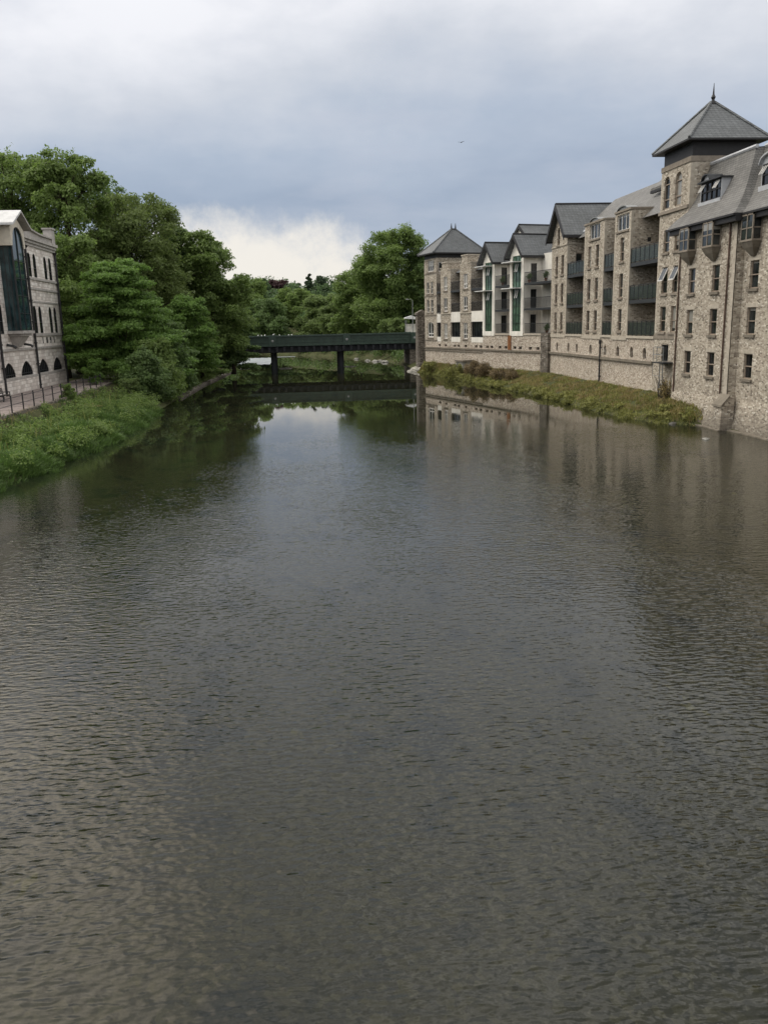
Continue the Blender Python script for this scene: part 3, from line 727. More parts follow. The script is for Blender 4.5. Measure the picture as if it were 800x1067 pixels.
# ================================================================== STEPPED STONE BLOCKS P4, P5
def stepped(name, label, s0, s1, c, hw, top, rec0, panels, roofz):
    K = Blk(name, label, 'building', (*far_pt(s0), 0), A, s0)
    f = K.front(0); zb = 4.6
    hs = [(c - hw, c + hw, a, b) for (a, b) in ((5.05, 7.15), (8.8, 10.6), (11.65, 13.5))]
    w = MB(); st = s0 + (s1 - s0) * .30
    wall(w, f, s0, st, zb, top - 1.0); wall(w, f, st, s1 - .5, zb, top, hs); wall(w, f, s1 - .5, s1, zb, top - .7)
    for a, b, c0, c1 in ((s0, st, top - 1.0, top - 1.0), (st, s1 - .5, top, top), (s1 - .5, s1, top - .7, top - .7)): w.poly([f(a, c0, 0), f(b, c0, 0), f(b, c1, 2.2), f(a, c1, 2.2)])
    w.poly([f(st, top - 1, 0), f(st, top, 0), f(st, top, 2.2), f(st, top - 1, 2.2)]); w.poly([f(s1 - .5, top - .7, 0), f(s1 - .5, top, 0), f(s1 - .5, top, 2.2), f(s1 - .5, top - .7, 2.2)])
    wall(w, K.side(s0), 0, 2.2, zb, top - 1.0); w.poly([f(s1, zb, 0), f(s1, top - .7, 0), f(s1, top - .7, 2.2), f(s1, zb, 2.2)])
    dh = [(rec0 + .4, rec0 + (s0 - rec0) * .75, a, a + 2.1) for a in (8.7, 11.6)]
    wall(w, K.front(2.2), rec0, s0, zb, 14.0, dh)
    w.build('wall', 'stone', K.root)
    for h in hs: window(K.root, f, h, frame='white_frame', cols=2, bars=(.3,), fw=.09)
    for h in dh: window(K.root, K.front(2.2), h, frame='dark_metal', pane='pane_dark', cols=2, bars=(), sill=None, name='balcony_door')
    boxes(K.root, 'string_course', 'dressed', [(f, s0, s1, 8.4, 8.55, -.1, -.003)]); boxes(K.root, 'parapet_coping', 'dressed', [(f, st - .05, s1 - .45, top, top + .14, -.08, 2.2), (f, s0 - .05, st - .06, top - 1.0, top - .88, -.08, 2.2), (f, s1 - .44, s1 + .05, top - .7, top - .58, -.08, 2.2)])
    boxes(K.root, 'white_panel', 'white_render', [(f, rec0 + .02, s0 - .02, 7.3, 8.66, .02, .3), (f, rec0 + .02, s0 - .02, 4.62, 5.28, .02, .3)])
    g = (rec0 + .05, s0 - .05, 5.28, 7.3)
    window(K.root, K.front(.1), g, frame='dark_metal', pane='pane_dark', cols=3, bars=(), sill=None, name='glazed_opening')
    balcony(K, rec0 + .03, s0 - .03, .02, 2.1, 8.68, 'bars', 1.1, .1, False); balcony(K, rec0 + .03, s0 - .03, -.05, 2.1, 11.55, 'bars', 1.1, .26)
    t = MB(); t.poly([K.p(.7, rec0 - .2, 13.9), K.p(.7, s0 + .3, 13.9), K.p(4.2, s0 + .3, 16.2), K.p(4.2, rec0 - .2, 16.2)]); t.poly([K.p(2.2, s0 + .3, 14.6), K.p(2.2, s1, 14.6), K.p(4.2, s1, 16.2), K.p(4.2, s0 + .3, 16.2)])
    t.poly([K.p(4.2, rec0 - .2, 16.2), K.p(4.2, s1, 16.2), K.p(7, s1, 14), K.p(7, rec0 - .2, 14)]); t.build('roof', 'slate', K.root)
    return K
P4 = stepped('stepped_stone_house', 'stone block with stepped parapet and white windows next to the smaller white gable', 19.21, 22.46, 20.85, .62, 15.85, 15.82, 1, 0)
P5 = stepped('stepped_stone_house', 'stone block with stepped parapet and white windows next to the far tower', 25.39, 28.72, 27.1, .6, 15.35, 22.48, 1, 0)

# ================================================================== FAR TOWER
T2 = Blk('corner_stone_tower', 'far stone corner tower with a broad pyramid slate roof beside the green bridge', 'tower', (*far_pt(30.1), 0), A, 30.1)
f = T2.front(0)
hs = [(32.72, 33.52, a, b) for a, b in ((11.45, 13.05), (8.8, 10.55))] + [(31.3, 32.1, a, b) for a, b in ((11.45, 13.05), (8.8, 10.55))]
hw_ = [(30.95, 33.15, 14.5, 16.05)]; ha_ = [(31.3, 33.3, 5.2, 7.4, 6.95)]
w = MB(); wall(w, f, 30.1, 34.33, 4.6, 16.3, hs + hw_ + ha_)
sh = [(.34, 1.45, 14.4, 15.75)]
wall(w, T2.side(30.1), 0, 7, 4.6, 16.3, sh); w.poly([f(34.33, 4.6, 0), f(34.33, 16.3, 0), f(34.33, 16.3, 7), f(34.33, 4.6, 7)])
wall(w, T2.front(1.6), 28.72, 30.1, 4.6, 14.2)
w.build('wall', 'stone', T2.root)
for h in hs: window(T2.root, f, h, bars=(.4,), pane='pane', frame='white_frame')
for h in hw_: window(T2.root, f, h, frame='white_frame', cols=3, bars=(), fw=.1)
for h in ha_: window(T2.root, f, h, frame='white_frame', cols=2, bars=(.3,), fw=.12)
for h in sh: window(T2.root, T2.side(30.1), h, frame='white_frame', cols=1, bars=(), fw=.1, sill=None)
boxes(T2.root, 'string_course', 'sill', [(f, 30.05, 34.38, z - .1, z + .03, -.08, -.003) for z in (14.3, 11.15, 8.42, 4.85)])
quoins(T2.root, f, 34.33, 4.9, 16, -1, .4, .25); quoins(T2.root, f, 30.1, 4.9, 16, 1, .34, .2)
t = MB(); t.box(.05, 7, .05, 4.2, 16.3, 16.95); t.build('fascia', 'black', T2.root)
boxes(T2.root, 'white_panel', 'white_render', [(f, 28.74, 30.08, 7.3, 8.66, .02, .3), (f, 28.74, 30.08, 4.62, 5.28, .02, .3)])
window(T2.root, T2.front(.1), (28.76, 30.06, 5.28, 7.3), frame='dark_metal', pane='pane_dark', cols=2, bars=(), sill=None, name='glazed_opening')
for z in (8.68, 11.55): balcony(T2, 28.75, 30.07, .02, 1.5, z, 'bars', 1.1, .2)
r = pyramid(T2, -.8, 7.9, 29.35, 35.1, 17.0, 20.45, 3.4, 4.05, 32.2, 'slate', .16)
for d in (3.4, 4.05): fn = MB(); fn.tube([T2.p(d, 32.2, 20.4), T2.p(d, 32.2, 20.75), T2.p(d, 32.2, 21.3)], [.13, .1, .02], 6); fn.build('finial', 'black', r)

# ================================================================== LEFT STONE BUILDING
XL = -24.3
L = Blk('stone_mill', 'pale stone mill with tall arched glass bay and narrow lancet windows on the left bank', 'building', (XL, 90.5, 0), PI, 90.5, -1)
f = L.front(0)
lan = [(u - .46, u + .46, z0, z1, z1 - .48) for u in (82.05, 83.65, 87.0, 88.6) for (z0, z1) in ((12.25, 14.4), (7.15, 9.65))] + [(72.35, 73.2, 7.15, 9.65, 9.2)]
gar = [(u0, u1, 3.5, 4.78, 3.75, True) for (u0, u1) in ((71.8, 74.85), (76.35, 79.6), (81.4, 84.55), (86.15, 89.2))]
w = MB(); wall(w, f, 60, 90.5, -.5, 15.6, lan + gar, .3)
w.poly([f(90.5, -.5, 0), f(90.5, 15.6, 0), f(90.5, 15.6, 14), f(90.5, -.5, 14)]); w.poly([f(60, -.5, 0), f(60, 15.6, 0), f(60, 15.6, 14), f(60, -.5, 14)])
w.build('wall', 'ashlar', L.root)
for h in lan: window(L.root, f, h, frame='dark_metal', pane='pane_dark', bars=(.5,), fw=.05, sill=None, name='lancet_window', w=.06)
for h in gar: window(L.root, f, h, frame='dark_metal', pane='pane_dark', cols=6, bars=(.9,), fw=.05, sill=None, name='arched_opening', w=.1)
for (z0, z1, o_) in ((3.28, 3.48, .14), (5.72, 5.92, .12), (6.9, 7.12, .12), (11.1, 11.3, .1), (12.0, 12.2, .12), (9.95, 10.1, .05)): boxes(L.root, 'string_course', 'grey_trim', [(f, 60, 71.6, z0, z1, -o_, -.003), (f, 80.7 if z0 > 6 else 71.6, 90.52, z0, z1, -o_, -.003)])
t = MB(); t.fbox(f, 60, 90.52, 1.9, 3.27, -.12, -.003); t.build('plinth', 'ashlar', L.root)
t = MB()
for k, (z0, z1, o_) in enumerate(((15.0, 15.25, .12), (15.25, 15.5, .26), (15.5, 15.78, .42))): t.fbox(f, 60, 90.62, z0, z1, -o_, .5)
# swept parapet
N = 14; pts = []
for k in range(N + 1):
    q = k / N; u = 78.6 + (89.6 - 78.6) * q; z = 17.1 - 1.0 * math.sin(min(1, q * 1.35) * PI / 2) + .15 * q; pts.append((u, z))
for (a, za), (b, zb) in zip(pts, pts[1:]): t.hexa([f(a, 15.78, -.1), f(b, 15.78, -.1), f(b, zb, -.1), f(a, za, -.1), f(a, 15.78, .4), f(b, 15.78, .4), f(b, zb, .4), f(a, za, .4)]); t.hexa([f(a, za, -.3), f(b, zb, -.3), f(b, zb + .14, -.3), f(a, za + .14, -.3), f(a, za, .5), f(b, zb, .5), f(b, zb + .14, .5), f(a, za + .14, .5)])
t.fbox(f, 89.6, 90.75, 15.78, 17.2, -.2, .6); t.fbox(f, 89.5, 90.85, 17.2, 17.36, -.3, .7)
t.build('cornice', 'grey_trim', L.root)
# glass bay
bd = -1.12
bf = L.front(bd); zb, zs, zt = 7.4, 14.5, 15.85
m_ = MB()
for u in (74.15, 75.55, 76.92): m_.fbox(bf, u - .05, u + .05, zb, zs if u != 75.55 else zt, -.02, .1)
z = zb
while z < zs: m_.fbox(bf, 74.2, 76.9, z, z + .05, .0, .08); z += 1.42
P = arch_pts(74.12, 76.95, zs, zt, 12)
for p, q in zip(P, P[1:]): m_.hexa([bf(*p, -.02), bf(*q, -.02), bf(q[0], q[1] - .09, -.02), bf(p[0], p[1] - .09, -.02), bf(*p, .1), bf(*q, .1), bf(q[0], q[1] - .09, .1), bf(p[0], p[1] - .09, .1)])
for x in (.38, .75): m_.fbox(L.side(74.15), bd + x - .025, bd + x + .025, zb, zs, -.02, .05)
bay = m_.build('glass_bay', 'dark_metal', L.root)
pm = MB(); pm.poly([bf(74.15, zb, .05), bf(76.95, zb, .05)] + [bf(p[0], p[1], .05) for p in reversed(P)])
pm.poly([L.p(bd + .06, 74.15, zb), L.p(-.002, 74.15, zb), L.p(-.002, 74.15, zs), L.p(bd + .06, 74.15, zs)]); pm.poly([L.p(bd + .06, 76.95, zb), L.p(-.002, 76.95, zb), L.p(-.002, 76.95, zs), L.p(bd + .06, 76.95, zs)])
pm.build('pane', 'bay_glass', bay)
# cream arch head round the bay
t = MB()
P2 = arch_pts(74.12, 76.95, zs, zt, 12); uc = 75.53
zg = lambda u: 16.75 - abs(u - uc) * .52
hd = L.front(bd - .1)
out = [(73.75, zs - .2)] + [(u, zg(u) - .1) for u in (73.75, 74.6, uc, 76.5, 77.35)] + [(77.35, zs - .2)]
for k in range(len(P2) - 1):
    p, q = P2[k], P2[k + 1]
    t.hexa([hd(*p, 0), hd(*q, 0), hd(q[0], zg(q[0]) - .1, 0), hd(p[0], zg(p[0]) - .1, 0), hd(*p, .3), hd(*q, .3), hd(q[0], zg(q[0]) - .1, .3), hd(p[0], zg(p[0]) - .1, .3)])
for a, b in ((73.75, 74.12), (76.95, 77.32)): t.hexa([hd(a, zs - .25, 0), hd(b, zs - .25, 0), hd(b, zg(b) - .1, 0), hd(a, zg(a) - .1, 0), hd(a, zs - .25, 1.1), hd(b, zs - .25, 1.1), hd(b, zg(b) - .1, 1.1), hd(a, zg(a) - .1, 1.1)])
t.build('arch_head', 'cream', L.root)
t = MB()
for sg in (-1, 1):
    t.hexa([L.p(bd - .62, uc, 17.02), L.p(.4, uc, 17.02), L.p(.4, uc + sg * 2.42, 15.78), L.p(bd - .62, uc + sg * 2.42, 15.78), L.p(bd - .62, uc, 17.2), L.p(.4, uc, 17.2), L.p(.4, uc + sg * 2.42, 15.96), L.p(bd - .62, uc + sg * 2.42, 15.96)], 0 if sg < 0 else 1)
t.build('bay_roof', ['lead_roof', 'grey_trim'], L.root)
# sill and bracket below the bay
t = MB(); t.fbox(L.front(0), 73.9, 77.2, 7.15, 7.39, bd - .14, -.004); t.fbox(L.front(0), 74.2, 76.9, 6.95, 7.14, bd + .05, -.004)
t.hexa([L.p(-.004, 74.9, 6.0), L.p(-.004, 76.2, 6.0), L.p(-.3, 76.2, 6.0), L.p(-.3, 74.9, 6.0), L.p(-.004, 74.4, 6.94), L.p(-.004, 76.7, 6.94), L.p(bd + .2, 76.7, 6.94), L.p(bd + .2, 74.4, 6.94)])
t.build('bay_bracket', 'grey_trim', L.root)
for u in (73.4, 77.9): t = MB(); t.tube([L.p(-.02, u, 6.25), L.p(-.55, u, 6.15), L.p(-.75, u, 6.0)], [.12, .1, .13], 7); t.build('spout', 'dark_metal', L.root)
for u, zt_ in ((71.5, 14.9), (80.75, 14.9), (90.15, 15.0)): drainpipe(L, -.17, u, 2.0, zt_, .11, 'black')
t = MB(); t.tube([L.p(-.1, 90.42, 2.0), L.p(-.1, 90.42, 14.9)], .06, 6); t.build('white_pipe', 'white_metal', L.root)
# main hipped roof, date on the wall
t = MB(); t.poly([L.p(.5, 60, 15.8), L.p(.5, 90.3, 15.8), L.p(5, 86, 18.0), L.p(5, 60, 18.0)]); t.poly([L.p(.5, 90.3, 15.8), L.p(13, 90.3, 15.8), L.p(9, 86, 18), L.p(5, 86, 18)]); t.poly([L.p(5, 60, 18.0), L.p(5, 86, 18.0), L.p(9, 86, 18), L.p(9, 60, 18)])
t.build('roof', 'slate', L.root)
for ch, u in (('1', 83.6), ('8', 84.9), ('9', 86.1), ('1', 87.3)):
    c = bpy.data.curves.new('date_numeral', 'FONT'); c.body = ch; c.size = .85; c.extrude = .02; c.align_x = 'CENTER'
    tmp = bpy.data.objects.new('date_numeral', c); me = bpy.data.meshes.new_from_object(tmp); bpy.data.objects.remove(tmp); me.materials.clear(); me.materials.append(M['dark_metal'])
    o = bpy.data.objects.new('date_numeral', me); COL.objects.link(o); o.parent = L.root
    o.location = L.p(-.03, u, 6.2); o.rotation_euler = (PI / 2, 0, -PI / 2)

# ================================================================== LAND, WATER
LW = [(-250, -15), (0, -15), (40, -14.9), (44, -13.9), (52, -13.1), (59, -12.6), (70, -12.7), (78, -12.9), (109, -12.7), (140, -11.5), (160, -11.8), (180, -14.8), (200, -18), (220, -26), (245, -42), (270, -62), (300, -95), (340, -140)]
RW = [(-250, 27), (40, 27.4), (53, 27.2), (54.5, 26.2), (56, 24.9), (59, 24.1), (64, 23.4), (74, 23.3), (82, 22.9), (91, 21.7), (105, 20.6), (118, 18.9), (126, 17.9), (135, 18.6), (150, 18.6), (165, 17.8), (175, 16.5), (190, 12), (205, 5), (225, -4), (245, -13), (270, -26), (300, -48), (340, -90)]
def interp(T_, y):
    ys = [a for a, b in T_]; return float(np.interp(y, ys, [b for a, b in T_]))
Ys = [-300, -100, -30, 0, 20, 32, 38, 41, 43, 46, 49, 52, 53.3, 54.5, 56, 57.5, 59, 61, 64, 67, 70, 74, 78, 82, 86, 91, 95, 100, 105, 110, 115, 118, 122, 126, 128, 130, 135, 142, 150, 160, 175, 190, 200, 215, 230, 245, 260, 275, 290, 305, 320, 340, 365, 400, 450, 520, 700, 1200, 3000]
def hill(x, y):
    h = 9.5 * math.exp(-((x + 5) / 110) ** 2) * min(1, max(0, (y - 255) / 110)) + 8 * min(1, max(0, (y - 240) / 160)) - 6 * min(1, max(0, (y - 500) / 600))
    return h
V = []; F_ = []
rngT = random.Random(3)
for y in Ys:
    l, r = interp(LW, y), interp(RW, y)
    if y >= 365: l = r = 0
    facade = 27.8 if y < 92.5 else max(16, 27.8 - (y - 92.5) * .2717)
    if y > 128: facade = r + 3.5
    dep = -1.0 if y < 340 else 3
    row = []
    lz = 2.0
    xs = [(-3000, 14), (-400, 12), (-120, 7), (-60, 3), (min(l - 10, -24.3), lz), (l - 5.4, lz if y < 95 else 2.0), (l - 5.1, 1.45 if y < 85 else 1.6), (l - 3.4, 1.0), (l - 1.6, .48), (l - .5, .16), (l + .1, -.12), (l + 1.6, -.75), (l * .6 + r * .4, dep), (l * .4 + r * .6, dep), (r - 2.2, -.7), (r - .1, -.12), (r + .4, .2),
          (r + .5 * (max(facade, r + .6) - r), .75 if y > 55 else .2), (max(facade - .3, r + .8), 1.45 if y > 55 else .2), (max(facade + 1.2, r + 1.6), 1.6 if y > 55 else 1.0), (max(facade + 4, r + 4), 4.0), (r + 40, 4.5), (160, 6), (400, 12), (3000, 14)]
    for x, z in xs:
        hz = hill(x, y) if z > .5 else 0
        if z > .1 and y > 40 and abs(x) < 40: z += rngT.uniform(-.06, .06)
        row.append((x, y, z + hz))
    V.append(row)
nc = len(V[0]); verts = [p for row in V for p in row]
for j in range(len(Ys) - 1):
    for i in range(nc - 1):
        a = j * nc + i; F_.append((a, a + 1, a + nc + 1, a + nc))
# ground material: bed of the river below the waterline, soil and turf above
mg, nt = newmat('ground_and_river_bed'); g = NT(nt)
tc = g.n('ShaderNodeTexCoord'); ob = tc.outputs['Object']; sx = g.n('ShaderNodeSeparateXYZ'); g.l(ob, sx.inputs[0])
vo = g.n('ShaderNodeTexVoronoi'); vo.inputs['Scale'].default_value = 8.5; g.l(ob, vo.inputs['Vector'])
sc = g.n('ShaderNodeSeparateColor'); g.l(vo.outputs['Color'], sc.inputs[0])
bed = g.ramp(sc.outputs[0], [(0, (.034, .032, .022)), (.6, (.054, .050, .033)), (1, (.090, .083, .056))])
wp = g.noise(scaled(g, ob, .62, .42), 1, 4, .6)
bed = g.mix(g.smooth(wp, .54, .64, 0, .9), bed, (.008, .012, .012))
wp2 = g.noise(scaled(g, ob, .9, .5), 1.7, 3, .6)
bed = g.mix(g.smooth(wp2, .70, .76, 0, .6), bed, (.16, .15, .03))
soil = g.ramp(g.noise(ob, 1.2, 5, .65), [(.3, (.035, .042, .016)), (.55, (.06, .065, .026)), (.7, (.11, .09, .055))])
col = g.mix(g.smooth(sx.outputs[2], -.15, .02), bed, soil)
finish(nt, g, col, .95, g.noise(ob, 3, 4), .5, .08, .15)
me = bpy.data.meshes.new('ground'); me.from_pydata(verts, [], F_); me.materials.append(mg); me.polygons.foreach_set('use_smooth', [True] * len(F_)); me.update()
go = bpy.data.objects.new('ground', me); COL.objects.link(go); tag(go, 'river bed, banks and wooded hill ground', None, None, 'structure')

# river water: clear brown water over the bed, wind ripples on the open reach, glassy towards the bridge
mw, nt = newmat('river_water'); g = NT(nt)
tc = g.n('ShaderNodeTexCoord'); ob = tc.outputs['Object']; sx = g.n('ShaderNodeSeparateXYZ'); g.l(ob, sx.inputs[0])
def rot_map(ang, s):
    m = g.n('ShaderNodeMapping'); m.inputs['Rotation'].default_value = (0, 0, ang); m.inputs['Scale'].default_value = s; g.l(ob, m.inputs[0]); return m.outputs[0]
n1 = g.noise(rot_map(.42, (2.5, 7.6, 1)), 1.0, 1, .4)
n2 = g.noise(rot_map(-.35, (7.5, 12.5, 1)), 1.0, 0, .5)
n3 = g.noise(rot_map(.1, (.5, .9, 1)), 1.0, 2, .5)
n4 = g.noise(rot_map(.5, (13., 18.0, 1)), 1.0, 1, .5)
hgt = g.math('ADD', g.math('ADD', g.math('MULTIPLY', n1, .029), g.math('MULTIPLY', n2, .013)), g.math('ADD', g.math('MULTIPLY', n3, .012), g.math('MULTIPLY', n4, .0025)))
ln = g.noise(scaled(g, ob, .10, .035), 1, 3, .55)
yy = g.math('ADD', sx.outputs[1], g.math('MULTIPLY', g.math('SUBTRACT', ln, .5), 22))
yx = g.math('ADD', yy, g.math('MULTIPLY', g.math('MINIMUM', sx.outputs[0], 4.0), -1.1))      # the calm reaches further down the left bank
calm = g.smooth(yx, 28, 66, 1.0, .012)
calm = g.math('MULTIPLY', calm, g.smooth(sx.outputs[1], 55, 100, 1.0, .25))
patch = g.smooth(g.noise(scaled(g, ob, .16, .09), 1, 3, .55), .32, .68, .42, 1.25)
bs = g.math('MULTIPLY', g.math('MULTIPLY', calm, patch), g.smooth(sx.outputs[1], 10, 34, 1.15, .58))
b = g.n('ShaderNodeBump'); b.inputs['Distance'].default_value = 1.0
g.l(bs, b.inputs['Strength']); g.l(hgt, b.inputs['Height'])
fres = g.n('ShaderNodeFresnel'); fres.inputs['IOR'].default_value = 1.33; g.l(b.outputs[0], fres.inputs['Normal'])
gl = g.n('ShaderNodeBsdfGlossy'); gl.inputs['Roughness'].default_value = .012; gl.inputs['Color'].default_value = (1, 1, 1, 1); g.l(b.outputs[0], gl.inputs['Normal'])
tr = g.n('ShaderNodeBsdfTransparent'); tr.inputs[0].default_value = (.66, .65, .47, 1)
df = g.n('ShaderNodeBsdfDiffuse'); df.inputs[0].default_value = (.020, .027, .024, 1)
body = g.n('ShaderNodeMixShader'); body.inputs[0].default_value = .22; g.l(tr.outputs[0], body.inputs[1]); g.l(df.outputs[0], body.inputs[2])
ms = g.n('ShaderNodeMixShader'); g.l(fres.outputs[0], ms.inputs[0]); g.l(body.outputs[0], ms.inputs[1]); g.l(gl.outputs[0], ms.inputs[2])
o = g.n('ShaderNodeOutputMaterial'); g.l(ms.outputs[0], o.inputs[0])
wm = MB(); wm.poly([(-160, -250, 0), (32, -250, 0), (32, 362, 0), (-160, 362, 0)])
wo = wm.build('river_water', mw); tag(wo, 'broad dark river with wind ripples and mirrored banks', None, None, 'structure')

# path on the left bank
mp, nt = newmat('pinkish_path_paving'); g = NT(nt)
tc = g.n('ShaderNodeTexCoord'); ob = tc.outputs['Object']
c = g.ramp(g.noise(ob, 1.1, 5, .65), [(.3, (.20, .165, .15)), (.7, (.34, .285, .26))])
bk = g.n('ShaderNodeTexBrick'); bk.inputs['Scale'].default_value = 1; bk.inputs['Brick Width'].default_value = .9; bk.inputs['Row Height'].default_value = .6; bk.inputs['Mortar Size'].default_value = .02; bk.inputs['Color1'].default_value = (.8, .8, .8, 1); bk.inputs['Color2'].default_value = (1, 1, 1, 1); bk.inputs['Mortar'].default_value = (.4, .4, .4, 1); g.l(ob, bk.inputs['Vector'])
c = g.mix(1, c, bk.outputs['Color'], 'MULTIPLY')
finish(nt, g, c, .9, None, spec=.2)
pm = MB(); xl = lambda y: -18.75 - max(0, (y - 78)) * .05
ys = [30, 40, 50, 60, 70, 80, 90, 100, 115]
for a, b_ in zip(ys, ys[1:]): pm.poly([(xl(a) + .1, a, 2.14), (-24.2, a, 2.14), (-24.2, b_, 2.14), (xl(b_) + .1, b_, 2.14)])
po = pm.build('riverside_path', mp); tag(po, 'paved riverside path', None, None, 'structure')
km = MB()
for a, b_ in zip(ys[:-2], ys[1:-1]): km.hexa([(xl(a) + .1, a, 1.0), (xl(a) + .42, a, 1.0), (xl(b_) + .42, b_, 1.0), (xl(b_) + .1, b_, 1.0), (xl(a) + .1, a, 2.2), (xl(a) + .36, a, 2.2), (xl(b_) + .36, b_, 2.2), (xl(b_) + .1, b_, 2.2)])
ko = km.build('retaining_wall', 'stone_dark'); tag(ko, 'low stone retaining wall under the railing of the riverside path', 'wall')
em = MB()
ey = list(range(90, 152, 4))
for a, b_ in zip(ey, ey[1:]):
    x0, x1 = interp(LW, a) + .15, interp(LW, b_) + .15
    em.hexa([(x0, a, -.5), (x0 - .45, a, -.5), (x1 - .45, b_ - .03, -.5), (x1, b_ - .03, -.5), (x0, a, .24), (x0 - .45, a, .28), (x1 - .45, b_ - .03, .28), (x1, b_ - .03, .24)])
eo = em.build('stone_edging', 'stone_dark'); tag(eo, 'low pale stone edging along the water under the left trees', 'wall')

# railing
RA = empty('path_railing', (-18.8, 46, 2.15), 0, 'dark metal railing of thin posts and two rails along the riverside path', 'railing')
prev = None; y = 44.0; pts = []
while y < 81.5: pts.append((xl(y) + .22 + 18.8, y - 46, 0)); y += 2.3
for (x, yy_, z) in pts:
    m_ = MB(); m_.tube([(x, yy_, 0), (x, yy_, 1.1)], .045, 6); m_.tube([(x, yy_, 1.1), (x, yy_, 1.16)], .06, 6); m_.build('post', 'black', RA)
for z in (1.0, .55):
    m_ = MB()
    m_.tube([(x, yy_, z) for x, yy_, _ in pts], .02, 5); m_.build('rail', 'black', RA)

# bench against the mill wall
BN = empty('park_bench', (-22.6, 66.2, 2.145), 0, 'dark slatted bench against the wall of the stone mill', 'bench')
m_ = MB()
for k in range(4): m_.box(-.25 + k * .13, -.14 + k * .13, -.85, .85, .43, .47)
m_.build('seat', 'timber', BN)
m_ = MB()
for k in range(4):
    z = .55 + k * .11; m_.hexa([(-.27 - k * .03, -.85, z), (-.24 - k * .03, -.85, z), (-.24 - k * .03, .85, z), (-.27 - k * .03, .85, z), (-.30 - k * .03, -.85, z + .09), (-.27 - k * .03, -.85, z + .09), (-.27 - k * .03, .85, z + .09), (-.30 - k * .03, .85, z + .09)])
m_.build('backrest', 'timber', BN)
for y in (-.75, .75):
    m_ = MB(); m_.box(-.25, -.2, y - .03, y + .03, 0, .429); m_.box(.2, .25, y - .03, y + .03, 0, .429); m_.box(-.198, .198, y - .03, y + .03, .36, .42); m_.box(-.22, .25, y - .03, y + .03, .64, .68); m_.box(.2, .25, y - .03, y + .03, .475, .64); m_.build('end_frame', 'dark_metal', BN)

# ================================================================== BRIDGE
BR = empty('road_bridge', (0, 146, -.413), 0, 'dark green steel girder bridge on slender piers across the river', 'bridge')
BR.scale = (1.09, 1, 1.036)
bx0, bx1 = -17.0, 19.3
for k, (yy_, face) in enumerate(((0, -1), (9, 1))):
    m_ = MB(); y0 = yy_
    m_.box(bx0, bx1, y0 - .06, y0 + .06, 4.3, 5.75)
    for (z0, z1, o_) in ((5.75, 5.92, .24), (5.25, 5.33, .12), (4.78, 4.86, .12), (4.22, 4.38, .22)): m_.box(bx0, bx1, y0 - o_, y0 + o_, z0, z1)
    x = bx0 + .5
    while x < bx1:
        m_.box(x - .03, x + .03, y0 - .11, y0 + .11, 4.38, 5.75); x += 1.17
    g_ = m_.build('girder', 'green_steel', BR)
    for xp in (-15.8, -4.15, 7.5, 18.3):
        q = MB(); q.box(xp - .55, xp + .55, y0 - .26, y0 + .26, 4.2, 5.98); q.build('pilaster', 'green_steel', g_)
        q = MB(); yf = y0 + face * .27
        for a in range(10):
            t0, t1 = 2 * PI * a / 10, 2 * PI * (a + 1) / 10; q.poly([(xp, yf + face * .05, 5.1), (xp + .2 * math.cos(t0), yf, 5.1 + .2 * math.sin(t0)), (xp + .2 * math.cos(t1), yf, 5.1 + .2 * math.sin(t1))])
        q.build('rosette', 'galv', g_)
m_ = MB(); m_.box(bx0, bx1, .3, 8.7, 4.1, 4.45); m_.build('deck', 'black_steel', BR)
m_ = MB()
for y in (.5, 2.6, 4.5, 6.4, 8.5): m_.box(bx0, bx1 - .3, y - .16, y + .16, 3.15, 4.09)
x = bx0 + .6
while x < bx1:
    m_.prism([(-.22, 4.09), (.22, 4.09), (.14, 3.3), (-.14, 3.3)], lambda a, z, x=x: (x + a, -.15, z), lambda a, z, x=x: (x + a, .33, z)); x += 1.17
m_.build('under_beams', 'black_steel', BR)
for xp in (-4.15, 6.6):
    pr = MB(); pr.box(xp - .5, xp + .5, 1.2, 8.0, 3.2, 3.54); po_ = pr.build('pier', 'black_steel', BR)
    for yc in (1.9, 7.2):
        c = MB(); c.tube([(xp, yc, -1.2), (xp, yc, .25), (xp, yc, .35), (xp, yc, 3.0), (xp, yc, 3.2)], [.62, .62, .46, .44, .5], 14); c.build('column', 'black_steel', po_)
    c = MB(); c.tube([(xp, 1.9, .9), (xp, 7.2, 2.9)], .07, 5); c.tube([(xp, 7.2, .9), (xp, 1.9, 2.9)], .07, 5); c.build('cross_brace', 'black_steel', po_)
for xa, xb in ((17.6, 24), (-24, -15.4)):
    a = MB(); a.box(xa, xb, .4, 9, -1, 4.09); a.build('abutment', 'stone_dark', BR)
# stone pier at the bridge end, lamp, small white shelter
q = MB(); q.box(-.75, .75, -1.2, 1.2, -1, 8.55); q.box(-.9, .9, -1.35, 1.35, 8.55, 8.8); q.prism([(-.9, 8.8), (.9, 8.8), (0, 9.3)], lambda a, z: (a, -1.3, z), lambda a, z: (a, 1.3, z))
o = q.build('stone_gate_pier', 'stone_dark'); o.location = (19.1, 131.6, 0); tag(o, 'dark stone pier at the bridge end beside the far tower', 'pier')
q = MB(); q.box(-1.3, 3, -.3, .3, -1, 5.4); q.box(-1.4, 3, -.4, .4, 5.4, 5.6)
o = q.build('wing_wall', 'stone_dark'); o.location = (19.6, 129.3, 0); tag(o, 'dark stone wing wall between the bridge and the far tower', 'wall')
LP = empty('street_lamp', (21.4, 158.5, 4.3), 0, 'slim street lamp post rising behind the right end of the bridge', 'lamp')
q = MB(); q.tube([(0, 0, 0), (0, 0, 1.2), (0, 0, 7.2)], [.11, .08, .05], 8); q.tube([(0, 0, 7.15), (-.3, 0, 7.35), (-.9, 0, 7.4)], .035, 6); q.build('post', 'galv', LP)
